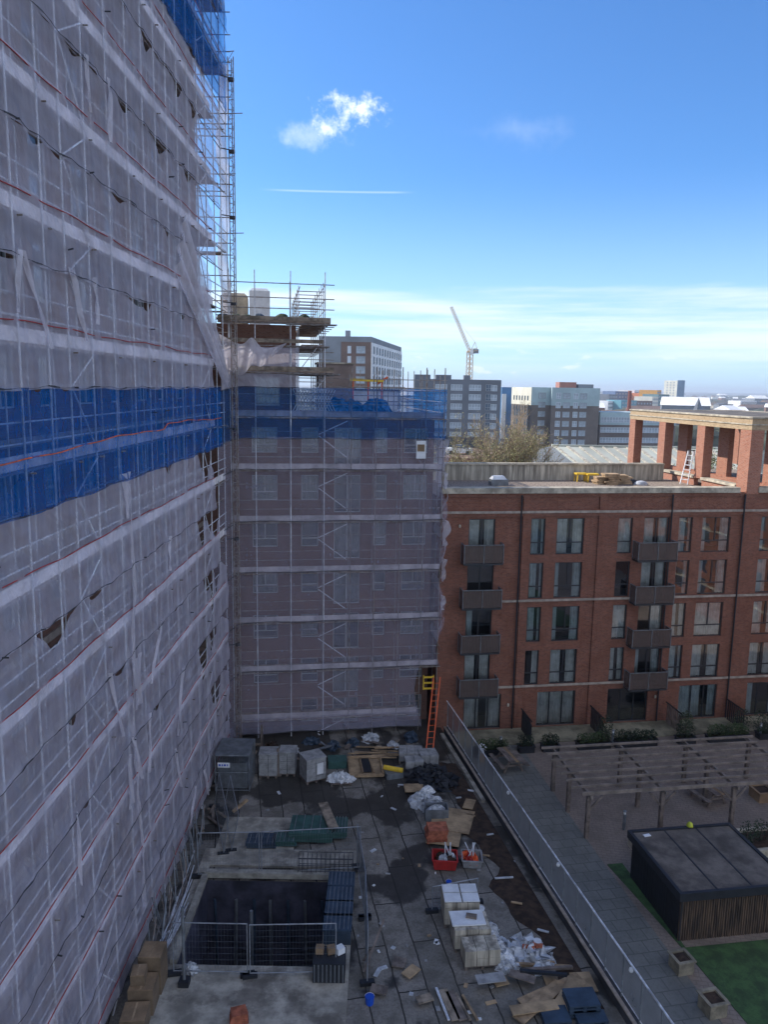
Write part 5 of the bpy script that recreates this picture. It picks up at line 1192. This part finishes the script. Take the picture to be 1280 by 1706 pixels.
bucket(616, 1672, m_bluebr, 'blue bucket standing on the wet slabs at the near left'); bucket(748, 1476, m_bluebr, 'small blue bucket behind the white topped blocks', .12); bucket(799, 1527, m_white, 'white bucket beside the white topped blocks', .2)
# board heap bottom right
for i, (px, py, w, l, a, mt, lb) in enumerate(((950, 1640, 1.7, .9, .1, m_ply, 'broad plywood sheet at the back of the board heap'), (920, 1655, 2.6, .5, .5, m_wood, 'long board sloping up to the right in the board heap'), (900, 1675, 2.4, .45, .75, m_wood, 'board crossing the front of the board heap'), (945, 1670, 2.0, .55, .95, m_ply, 'board pointing at the blue stack in the board heap'), (890, 1690, 1.6, .4, .2, m_ply, 'short board at the near left of the board heap'), (870, 1640, .9, .35, -.4, m_woodg, 'grey offcut at the left of the board heap'), (817, 1645, 1.0, .42, .18, m_block, 'pale slab lying alone left of the board heap'))):
    tag(MB().box(G(px, py)+Vector((0, 0, .06+.05*i)), (w, l, .04), a).build('board', mt), lb, 'board')
for i, (px, py, l, a, mt) in enumerate(((895, 1613, 2.4, -.05, m_wood), (915, 1622, 1.7, .1, m_woodg), (890, 1632, 1.5, .05, m_woodg), (905, 1636, 1.6, -.1, m_black))):
    tag(MB().box(G(px, py)+Vector((0, 0, .12+.08*i)), (l, .12, .09), a).build('timber_length', mt), 'length of timber lying across behind the board heap, %s' % ['palest', 'topmost grey', 'lower grey', 'blackened'][i], 'timber')
for i, (px, py, s, lb) in enumerate(((968, 1682, (1.05, .8, .5), 'dark blue plastic pallet stack at the right of the board heap'), (925, 1700, (.9, .7, .25), 'low dark blue plastic pallet at the bottom of the board heap'), (985, 1704, (1.0, .5, .3), 'dark blue plastic pallet nearest the party wall'))):
    P = G(px, py); t = thing('plastic_pallet', P, lb, 'plastic pallet', None, .1); L = LF(P, .1); n = int(s[2]/.12)
    for k in range(n):
        MB().box(L(0, 0, .1+k*.12), (s[0], s[1], .05), .1).build('deck', m_bluep, t)
        for q in (-1, 0, 1): MB().box(L(q*s[0]*.42, 0, .04+k*.12), (.12, s[1]*.95, .07), .1).build('block', m_bluep, t)
for i in range(5):
    a = G(727+i*11, 1650+i*3); b_ = G(748+i*12, 1704); tag(MB().beam(a+Vector((0, 0, .1)), b_+Vector((0, 0, .1)), .30 if i in (1, 2) else .08, .05).build('long_plank', [m_metal, m_board, m_woodg, m_board, m_wood][i]), 'plank at the bottom centre running towards the camera, %s from the left' % ['first and thinnest', 'second and broadest', 'third', 'fourth', 'fifth'][i], 'plank', 'planks at the bottom centre of the yard')
P = G(398, 1700, zs); t = thing('brick_bundle', P, 'small bundle of orange bricks on the pale slab at the bottom', 'bricks'); 
for k in range(4): MB().box(P+Vector((0, 0, .06+k*.085)), (.6-.04*k, .42, .08), .2+.04*k).build('brick_course', mo, t)
for i in range(16):
    a = U(-20.5+i*.62+rnd.uniform(-.2, .2), -1.0-rnd.uniform(0, 2.2), .05); tag(MB().beam(a, a+Vector((rnd.uniform(-1, 1.2), rnd.uniform(-.8, .8), rnd.uniform(0, .3))), rnd.uniform(.08, .3), .05).build('foot_timber', rnd.choice((m_board, m_woodg, m_wood, m_steel))), 'loose timber or sheet strewn along the foot of the wing scaffold', 'timber', 'loose timber along the foot of the wing')
for i in range(8):
    a = U(-19.5+i*1.15, -1.6-.5*math.sin(i*2.3), 0); tag(crumpled(MB(), a, rnd.uniform(.3, .6), rnd.uniform(.3, .5), rnd.uniform(.2, .5), 300+i).build('rubble_heap', rnd.choice((m_steel, m_poly, m_mud, m_bluep))), 'small heap of rubble and sheeting at the foot of the wing scaffold', 'rubble', 'rubble heaps along the foot of the wing')
for i in range(7):
    a = G(640+rnd.uniform(-40, 230), 1575+i*16); a.x = min(a.x, xr(a.y)-.9); tag(MB().box(a+Vector((0, 0, .05+.02*i)), (rnd.uniform(.4, 1.2), rnd.uniform(.15, .5), .04), rnd.uniform(0, 3)).build('board_scrap', rnd.choice((m_ply, m_woodg, m_board))), 'short scrap of board on the near yard slabs', 'board', 'board scraps on the near slabs')
# scattered litter
for i in range(70):
    px, py = rnd.uniform(430, 860), rnd.uniform(1300, 1700)
    q = G(px, py)
    if q.x > xr(q.y)-.3 or (OP[0]-.4 < q.x < -.9 and 17 < q.y < 34.3): continue
    s = rnd.uniform(.05, .16); tag(MB().box(q+Vector((0, 0, .02)), (s*rnd.uniform(.8, 3), s, .03), rnd.uniform(0, 3)).build('debris_scrap', rnd.choice((m_poly, m_wood, m_white, m_block))), 'small scrap of debris on the wet yard slabs', 'debris', 'debris scraps scattered over the yard')
for i in range(9):
    Y = 25+i*1.6; q = PW(Y, -.75-rnd.uniform(0, 1.2), .14); tag(MB().box(q, (rnd.uniform(.2, .9), .07, .05), rnd.uniform(-.4, .4)).build('batten_scrap', m_poly if i % 2 else m_wood), 'pale batten scrap lying on the soil along the party wall', 'batten', 'batten scraps on the soil strip')
# ================================================================== DISTANT BUILDINGS
m_w1 = pbr('white_cladding', (.80, .80, .80), .7, .08, .2); m_gc = pbr('grey_cladding', (.20, .22, .25), .8, .12, .15); m_bb = pbr('brown_facing', (.165, .105, .085), .85, .15, .15)
m_teal = pbr('blue_cladding_and_shade', (.36, .47, .50), .7, .1, .15); m_cream = pbr('cream_render', (.70, .68, .58), .8, .08, .2); m_brg = pbr('brown_grey_brick', (.15, .125, .115), .9, .15, .15); m_dgrey = pbr('dark_cladding', (.13, .145, .175), .8, .12, .15)
m_roofg = pbr('pale_metal_roof', (.44, .45, .38), .7, .18, .12, stretch=(1, .2, 1)); m_fg = pbr('far_glass', (.05, .09, .14), .25, .1, .1)
m_lw = pbr('far_window', (.55, .60, .66), .4, .1, .2); m_fframe = pbr('far_frame', (.28, .30, .33), .6, .1, .2)
def xy(px, py, Y): q = AY(px, py, Y); return (q.x, q.y)
# B1
A_, B_, C_ = xy(532, 561, 241), xy(619, 561, 240), xy(669, 579, 300)
zt = AY(619, 561, 240).z; D_ = (A_[0]+C_[0]-B_[0], A_[1]+C_[1]-B_[1])
b1 = block('apartment_building', 'tall far block with brown brick front and white ribbed side, behind the wing scaffold', [A_, B_, C_, D_], -.9, zt-1.6, m_bb)
MB().prism([A_, B_, C_, D_], zt-1.6, zt).build('roof_band', m_gc, b1)
e = lambda p, q, f: (p[0]+(q[0]-p[0])*f, p[1]+(q[1]-p[1])*f)
nrm = (0, -.12)
MB().prism([(A_[0], A_[1]-.15), (e(A_, B_, .42)[0], e(A_, B_, .42)[1]-.15), e(A_, B_, .42), A_], 0, zt-1.6).build('glazed_bay', m_gc, b1)
n2 = Vector((C_[1]-B_[1], -(C_[0]-B_[0]), 0)).normalized()*.2
MB().prism([(B_[0], B_[1]), (B_[0]+n2.x, B_[1]+n2.y), (C_[0]+n2.x, C_[1]+n2.y), (C_[0], C_[1])], 0, zt-1.7).build('ribbed_cladding', m_w1, b1)
rows = [zt-1.6-3.0*k-.4 for k in range(1, 9)]
facewin(b1, A_, B_, rows, (.32,), 2.6, 2.2, m_fframe); facewin(b1, A_, B_, rows, (.58,), 1.1, 2.2, m_lw, m_lw, 'white_panel_window'); facewin(b1, A_, B_, rows, (.80,), 2.8, 2.2, m_fframe)
o2 = (n2.x, n2.y); B2_, C2_ = (B_[0]+o2[0], B_[1]+o2[1]), (C_[0]+o2[0], C_[1]+o2[1])
facewin(b1, B2_, C2_, rows, [.06+.083*i for i in range(12)], 1.5 if 0 else 2.2, 2.3, m_fg, m_fg, 'tall_window')
q = AY(579, 560, 242); MB().box((q.x, q.y+3, zt+1.0), (1.5, 1.5, 2)).build('roof_flue', m_gc, b1)
# B2
def rect(pl, pr, py, Yl, Yr, depth):
    a, b_ = xy(pl, py, Yl), xy(pr, py, Yr); d = Vector((b_[0]-a[0], b_[1]-a[1])).normalized(); n = Vector((-d.y, d.x))*depth; return [a, b_, (b_[0]+n.x, b_[1]+n.y), (a[0]+n.x, a[1]+n.y)]
pl_ = rect(691, 836, 632, 252, 250, 14); zt = AY(760, 632, 251).z
b2 = block('apartment_building', 'dark grey far block with white windows right of the blue netted wing', pl_, -.9, zt, m_dgrey)
rows = [zt-3.0*k-.1-.4 for k in range(1, 8)]
facewin(b2, pl_[0], pl_[1], rows, (.28, .345, .46, .52, .67, .735, .92), 2.0, 1.9, m_lw); facewin(b2, pl_[0], pl_[1], rows, (.86,), 1.9, 2.1, m_fframe, m_fg, 'balcony_window')
for f_, w in ((.1, 5), (.3, 2.5), (.38, 3), (.62, 2)): q = e(pl_[0], pl_[1], f_); MB().box((q[0], q[1]+5, zt+.7), (w, 3, 1.4)).build('roof_plant', m_dgrey, b2)
pl_ = rect(700, 811, 728, 246, 244, 8); za = AY(760, 729, 245).z
b = block('low_block', 'dark low block at the foot of the grey far building', pl_, -.9, za, pbr('dark_low', (.04, .05, .07), .8, .1, .2))
# B5
pl_ = rect(837, 857, 645, 300, 300, 12); b = block('office_building', 'narrow blue glass block between the grey and cream far blocks', pl_, -.9, AY(845, 645, 300).z, pbr('blue_glass', (.06, .20, .42), .4, .15, .1)); MB().box((pl_[0][0]+.9, pl_[0][1]-.3, 10), (1.6, .5, 17)).build('white_pier', m_w1, b)
# B3
p = [xy(854, 644, 275), xy(887, 645, 257), xy(919, 645, 259), xy(921, 645, 255), xy(1001, 647, 257)]
p += [(p[4][0]+2, p[4][1]+22), (p[0][0]+8, p[0][1]+20)]
zt = AY(950, 646, 256).z; zm = AY(950, 676, 256).z; zl = AY(870, 673, 265).z
b3 = block('apartment_building', 'cream and brown far block with blue shaded front, cream sunlit end and red roof box', p, -.9, zm, m_brg)
MB().prism(p, zm, zt).build('upper_storeys', m_teal, b3)  # shade on the cream block's front painted in as pale blue
def offs(a, b_, o=.12): d = Vector((b_[0]-a[0], b_[1]-a[1])).normalized(); return (a[0]+d.y*o, a[1]-d.x*o), (b_[0]+d.y*o, b_[1]-d.x*o)
a, b_ = offs(p[0], p[1]); MB().prism([a, b_, p[1], p[0]], zm, zt-.1).build('cream_end', m_cream, b3)
fw = [zt-3.0*k-.6 for k in range(1, 9)]
facewin(b3, a, b_, [zt-4.3, zt-7.6][:2], [.15+.14*i for i in range(6)], .9, 1.5, m_fg, m_fg, 'slot_window'); facewin(b3, p[0], p[1], fw[2:], [.2+.13*i for i in range(6)], 1.1, 2.1, m_fg, m_fg, 'slot_window')
facewin(b3, p[1], p[2], fw, (.55,), 2.6, 1.9, m_fframe); facewin(b3, p[3], p[4], fw, (.14, .50), 1.6, 1.9, m_lw); facewin(b3, p[3], p[4], fw, (.31, .64+.02), 2.4, 1.9, m_fframe)
q = e(p[3], p[4], .3); MB().box((q[0]+1, q[1]+6, zt+.9), (5.5, 6, 1.8)).build('roof_plant_room', pbr('far_red', (.34, .15, .12), .8, .1, .2), b3); MB().box((q[0]+7, q[1]+6, zt+.6), (5, 5, 1.2)).build('roof_plant', m_gc, b3)
# B4
pl_ = rect(1001, 1128, 687, 262, 266, 14); zt = AY(1030, 687, 262).z
b4 = block('apartment_building', 'lower brown far block with teal top storey seen left of the pavilion', pl_, -.9, zt-4.2, m_brg); MB().prism(pl_, zt-4.2, zt).build('upper_storey', m_teal, b4)
facewin(b4, pl_[0], pl_[1], [zt-3.4, zt-6.8, zt-10.2], [.05+.075*i for i in range(12)], 2.0, 1.8, m_lw)
# red chimney column and spire
q = AY(1048, 690, 300); tag(MB().lathe((q.x, q.y, 0), [(.8, 0), (.7, 20.5)], 10).build('chimney', pbr('red_chimney', (.28, .09, .07), .9)), 'slim dark red chimney beside the left end of the pavilion', 'chimney')
q = AY(1164, 678, 420); t = thing('church_spire', (q.x, q.y, 0), 'dark pointed church spire beyond the pavilion roof', 'church'); MB().box((q.x, q.y, 4.5), (5, 5, 11)).build('tower', m_brg, t); MB().lathe((q.x, q.y, 10), [(3, 0), (.1, 7.5)], 6).build('spire', m_dgrey, t)
# far tower
pl_ = rect(1108, 1122, 634, 900, 905, 12); zt = AY(1115, 634, 900).z
a = pl_[0]; b_ = pl_[1]
ang_ = R(-35); w1_, w2_ = 12.5, 12
v1 = Vector((math.cos(R(-55)), math.sin(R(-55)))); v2 = Vector((math.cos(R(25)), math.sin(R(25))))
o_ = Vector(a); c1 = o_+v1*17; c2_ = c1+v2*11
ftw = block('residential_tower', 'slim far tower block, cream sunlit left half and blue shaded right half', [tuple(o_), tuple(c1), tuple(c2_), tuple(o_+v2*11)], -.9, zt, m_cream)
f_ = offs(tuple(c1), tuple(c2_), .3); MB().prism([f_[0], f_[1], tuple(c2_), tuple(c1)], 0, zt+.3).build('shaded_face', pbr('shade_blue', (.14, .24, .36), .7, .15, .1), ftw)  # blue of the shaded side put into a colour of its own
facewin(ftw, tuple(o_), tuple(c1), [zt-3-2.9*k for k in range(8)], (.25, .5, .75), 1.6, 1.5, m_fframe)
# warehouse
wh = thing('warehouse', (25, 95, 0), 'long low warehouse with pale ribbed metal roof behind the flats', 'warehouse')
r0, r1 = AY(920, 743, 112), AY(1215, 746, 112); zr_ = r0.z
eL, eR = Vector((r0.x+1.5, 84, zr_-3.6)), Vector((r1.x-4, 84, zr_-3.6)); bL, bR = Vector((r0.x, 140, zr_-3.6)), Vector((r1.x, 140, zr_-3.6)); r0.z = r1.z = zr_
mb = MB().quad(eL, eR, r1, r0).quad(r0, r1, bR, bL); mb.build('roof', m_roofg, wh)
MB().quad((eL.x+.2, eL.y+.2, -.9), (eR.x-.2, eR.y+.2, -.9), (eR.x-.2, eR.y+.2, eR.z-.05), (eL.x+.2, eL.y+.2, eL.z-.05)).quad((eL.x, eL.y, -.9), (bL.x, bL.y, -.9), bL, eL).quad(eL, r0, bL).build('wall', m_gc, wh)
for i in range(15):
    f_ = (i+.3)/15; p_, q_ = eL.lerp(eR, f_), r0.lerp(r1, f_); MB().beam(p_+Vector((0, 0, .06)), q_+Vector((0, 0, .06)), .45 if i % 2 else .28, .1).build('roof_rib', m_conc2, wh)
MB().beam(r0+Vector((0, 0, .1)), r1+Vector((0, 0, .1)), .6, .25).build('ridge', m_roofg, wh)
# low garage block with parked car
pl_ = rect(735, 800, 760, 118, 116, 20); za = AY(767, 763, 117).z
gb = block('brick_garage', 'low brick garage block behind the parapet beside the netted wing', pl_, -.9, za, m_brick)
q = AY(765, 761, 124); P = Vector((q.x, 124, za))
car = thing('parked_car', P, 'white car parked on the low roof beside the netted wing', 'car')
m = MB().box(P+Vector((0, 0, .62)), (4.2, 1.75, .7), top=(.97, .95)); m.build('body', m_white, car); MB().box(P+Vector((.1, 0, 1.2)), (2.3, 1.6, .55), top=(.75, .85)).build('cabin', m_fg, car)
for a in (-1.3, 1.3):
    for b_ in (-.88, .88): MB().bar(P+Vector((a, b_-.1, .32)), P+Vector((a, b_+.1, .32)), .32, 12).build('wheel', m_black, car)
# crane
P = AY(782, 632, 400); P.z = 0; top = AY(782, 586, 400); zt = top.z
m_crane = pbr('crane_paint', (.62, .44, .26), .6, .1, .3)
cr = thing('tower_crane', P, 'pale luffing tower crane standing beyond the dark grey far block', 'crane')
def lattice(p, q, w, n, mat, nm, par, rr=.13):
    p = Vector(p); q = Vector(q); d = (q-p).normalized(); a = d.orthogonal().normalized()*w/2; b_ = d.cross(a).normalized()*w/2; m = MB(); cs = [a+b_, a-b_, -a-b_, -a+b_]
    for c_ in cs: m.bar(p+c_, q+c_, rr, 4)
    for i in range(n):
        s0, s1 = p.lerp(q, i/n), p.lerp(q, (i+1)/n)
        for k in range(4): m.bar(s0+cs[k], s1+cs[(k+1) % 4], rr*.6, 4)
    m.build(nm, mat, par)
lattice((P.x, P.y, 0), (P.x, P.y, zt), 2.2, 16, m_crane, 'mast', cr, .24)
J = AY(752, 511, 400); C2 = AY(796, 584, 400); AP = AY(792, 570, 400)
lattice((P.x, P.y, zt), J, 1.0, 20, m_crane, 'jib', cr, .13)
lattice((P.x-.5, P.y, zt), C2, 1.6, 3, m_crane, 'counter_jib', cr, .2); MB().box(C2+Vector((-.8, 0, -.4)), (2.6, 2, 2)).build('counterweight', m_gc, cr)
MB().bar((P.x, P.y, zt), AP, .18, 4).bar(C2, AP, .14, 4).build('a_frame', m_crane, cr); MB().bar(AP, Vector((P.x, P.y, zt)).lerp(J, .75), .06, 4).build('pendant_line', m_crane, cr)
MB().box((P.x+.6, P.y-1.4, zt-.2), (1.6, 1.4, 2)).build('cab', m_w1, cr); MB().box((P.x, P.y, zt), (3.2, 3, .8)).build('slewing_ring', m_crane, cr)
# colourful middle distance group and the far city
rnd = random.Random(4)
spec = [(1016, 1030, 657, 760, m_dgrey, 'dark flat roofed hall at the left of the coloured far buildings'), (1026, 1052, 652, 800, pbr('city_blue', (.10, .16, .3), .6), 'long blue office block left of the pink far blocks'), (1014, 1024, 668, 700, m_w1, 'small white box building left of the pavilion beam'), (1058, 1066, 650, 820, m_w1, 'white stair tower among the coloured far blocks'),
        (1066, 1080, 655, 800, pbr('city_orange', (.6, .2, .08), .7), 'orange far block beside the white stair tower'), (1078, 1096, 653, 840, pbr('city_pink', (.5, .18, .18), .7), 'long dusky red far block'), (1096, 1103, 650, 780, pbr('city_amber', (.75, .36, .06), .7), 'bright amber far block left of the slim tower'), (1088, 1098, 661, 740, m_cream, 'cream far block below the amber one'), (1098, 1116, 657, 760, pbr('city_green', (.12, .22, .24), .7), 'blue green far block at the foot of the slim tower'),
        (1036, 1062, 667, 700, pbr('city_teal', (.10, .3, .38), .6), 'teal far block above the left end of the pavilion'), (1062, 1088, 668, 720, m_bb, 'brown far block above the pavilion beam'), (1235, 1262, 668, 900, m_w1, 'long white far shed near the right edge'), (1262, 1279, 670, 880, m_dgrey, 'grey far shed at the right edge'), (838, 852, 655, 420, m_gc, 'grey far block behind the narrow blue glass block')]
for pl0, pr0, py, Y, mt, lb in spec:
    pl_ = rect(pl0, pr0, py, Y, Y+10, 18); b = block('city_block', lb, pl_, -.9, AY((pl0+pr0)/2, py, Y).z, mt)
    q0 = AY((pl0+pr0)/2, py, Y).z; facewin(b, pl_[0], pl_[1], [q0-3.2, q0-6.6], [.12+.19*k for k in range(5)], 1.8, 1.5, m_fframe)
pal = [m_w1, m_brick, m_bb, m_gc, m_cream, m_dgrey, m_brg, m_brick2, m_conc2]
hm0 = {}
n_ = 0
for i in range(520):
    Y = 420*math.exp(rnd.uniform(0, 2.1)); X = rnd.uniform(-.02, .62)*Y
    if .0 < X/Y < .30 and Y < 700 and rnd.random() < .5: continue
    if n_ >= 230: break
    w, d, h = rnd.uniform(9, 34), rnd.uniform(9, 22), rnd.uniform(4, 9)*(1+(rnd.random() < .07)*1.0)
    k = (rnd.randrange(9), rnd.randrange(3))
    if k not in hm0:
        mb = MB().bx(-w/2, w/2, -d/2, d/2, 0, h); rf = MB()
        if k[1] == 0: rf.bx(-w/2-.2, w/2+.2, -d/2-.2, d/2+.2, h, h+.5)
        else:
            i0 = len(rf.v); rf.v += [(-w/2-.3, -d/2-.3, h), (w/2+.3, -d/2-.3, h), (w/2+.3, d/2+.3, h), (-w/2-.3, d/2+.3, h), (-w/2, 0, h+d*.22), (w/2, 0, h+d*.22)]
            rf.f += [(0, 1, 5, 4), (2, 3, 4, 5), (1, 2, 5), (3, 0, 4)]
        hm0[k] = (mb.mesh('wall', pal[k[0]]), rf.mesh('roof', rnd.choice((m_dgrey, m_bb, m_w1, m_felt))))
    r = thing('far_house', (X, Y, -.9), 'small far building in the hazy city below the horizon', 'building', 'small buildings of the far city', rnd.uniform(-.5, .5))
    M = (X, Y, -.9); rt = r.rotation_euler[2]
    obj('wall', hm0[k][0], r, M, rt); obj('roof', hm0[k][1], r, M, rt); n_ += 1
# far tree masses (uncountable)
mb = MB()
for i in range(420):
    Y = 300*math.exp(rnd.uniform(0, 3.0)); X = rnd.uniform(-.45, .62)*Y; r_ = rnd.uniform(5, 12)*(1+Y/2500); hgt = rnd.uniform(4, 8)*(1 if Y < 2500 else 1.8)
    lump(mb, (X, Y, -.9), r_*rnd.uniform(1, 3.2), r_, hgt, i, n=9, m=4, amp=.3)
tag(mb.build('far_woods', pbr('far_trees', (.075, .085, .055), .95, .4, .05), None, False), 'far wooded belts between the buildings of the distant city', 'woods', None, 'stuff')
mb = MB()
for i in range(40):
    X = -5200+i*280; lump(mb, (X, 7600+300*math.sin(i), -.9), 480, 500, 14+10*abs(math.sin(i*1.7)), i, n=12, m=4, amp=.3)
tag(mb.build('far_hills', m_city, None, True), kind='structure')
# ================================================================== TREES
def tree(P, H_, r, rnd, lb, leafm, nleaf, ls, twm=None, depth=4, leafy=True, spread=.55, grp=None, name='tree'):
    t = thing(name, P, lb, 'tree', grp); tips = []; tk = MB(); tw = MB()
    def grow(p, d, l, r0, k):
        q = p+d*l; (tk if k < 2 else tw).bar(p, q, r0, 5 if k < 3 else 3, r0*.68)
        if k >= depth: tips.append((p, q)); return
        for _ in range(3 if k < 2 else rnd.choice((2, 3, 3))):
            v = Vector((rnd.uniform(-1, 1), rnd.uniform(-1, 1), rnd.uniform(-.35, .8)))*spread
            grow(q, (d+v).normalized(), l*rnd.uniform(.62, .85), r0*.6, k+1)
            if k >= 2 and rnd.random() < .5: grow(p.lerp(q, .5), (d+v*1.4).normalized(), l*.55, r0*.45, k+1)
    grow(Vector(P), Vector((0, 0, 1)), H_*.3, r, 0)
    tk.build('trunk', m_bark, t); tw.build('twigs', twm or m_twig, t)
    mb = MB()
    for k in range(nleaf):
        p, q = rnd.choice(tips); c = p.lerp(q, rnd.uniform(0, 1.2))+Vector((rnd.gauss(0, .18), rnd.gauss(0, .18), rnd.gauss(0, .18)))*H_*.05
        a = Vector((rnd.uniform(-1, 1), rnd.uniform(-1, 1), rnd.uniform(-1, 1))).normalized()*ls*rnd.uniform(.6, 1.3); b_ = a.cross(Vector((rnd.uniform(-1, 1), rnd.uniform(-1, 1), rnd.uniform(-1, 1)))).normalized()*ls*.4
        mb.quad(c-a, c-b_, c+a, c+b_)
    if nleaf: mb.build('crown', leafm, t)
    return t
rnd = random.Random(15)
m_budb = pbr('bud_brown', (.40, .30, .17), .85, .3, 1)
q = AY(848, 712, 92); tree((q.x, 92, -.9), 17.8, .34, rnd, 'bare brown twiggy tree rising behind the roof parapet', m_budb, 4200, .08, depth=6, spread=.5)
q = AY(874, 735, 88); tree((q.x, 88, -.9), 15.9, .22, rnd, 'smaller olive green budding tree right of the bare brown one', m_leafo, 6500, .11, depth=6, spread=.5)
q = AY(812, 745, 90); tree((q.x, 90, -.9), 17.0, .2, rnd, 'low brown green tree left of the bare brown one', m_leafo, 4200, .11, depth=6, spread=.7)
q = AY(1190, 790, 78); tree((q.x, 78, -.9), 14.6, .2, rnd, 'green leafy tree glimpsed between the pavilion columns', m_leafb, 5200, .14, depth=5, spread=.7)
# ================================================================== AIR
hz = MB().bx(-6500, 6500, -290, 9200, -2.2, 62).build('haze', None or bpy.data.materials.new('haze_air'))
tag(hz, kind='stuff'); m = hz.data.materials[0]; m.use_nodes = True; m.node_tree.nodes.clear(); b = NB(m.node_tree)
vv = b.n('ShaderNodeVolumePrincipled', ins={'Color': (.80, .88, 1.0, 1), 'Density': .00022, 'Anisotropy': .2}); b.n('ShaderNodeOutputMaterial', ins={'Volume': vv.outputs[0]})
S.cycles.volume_bounces = 0
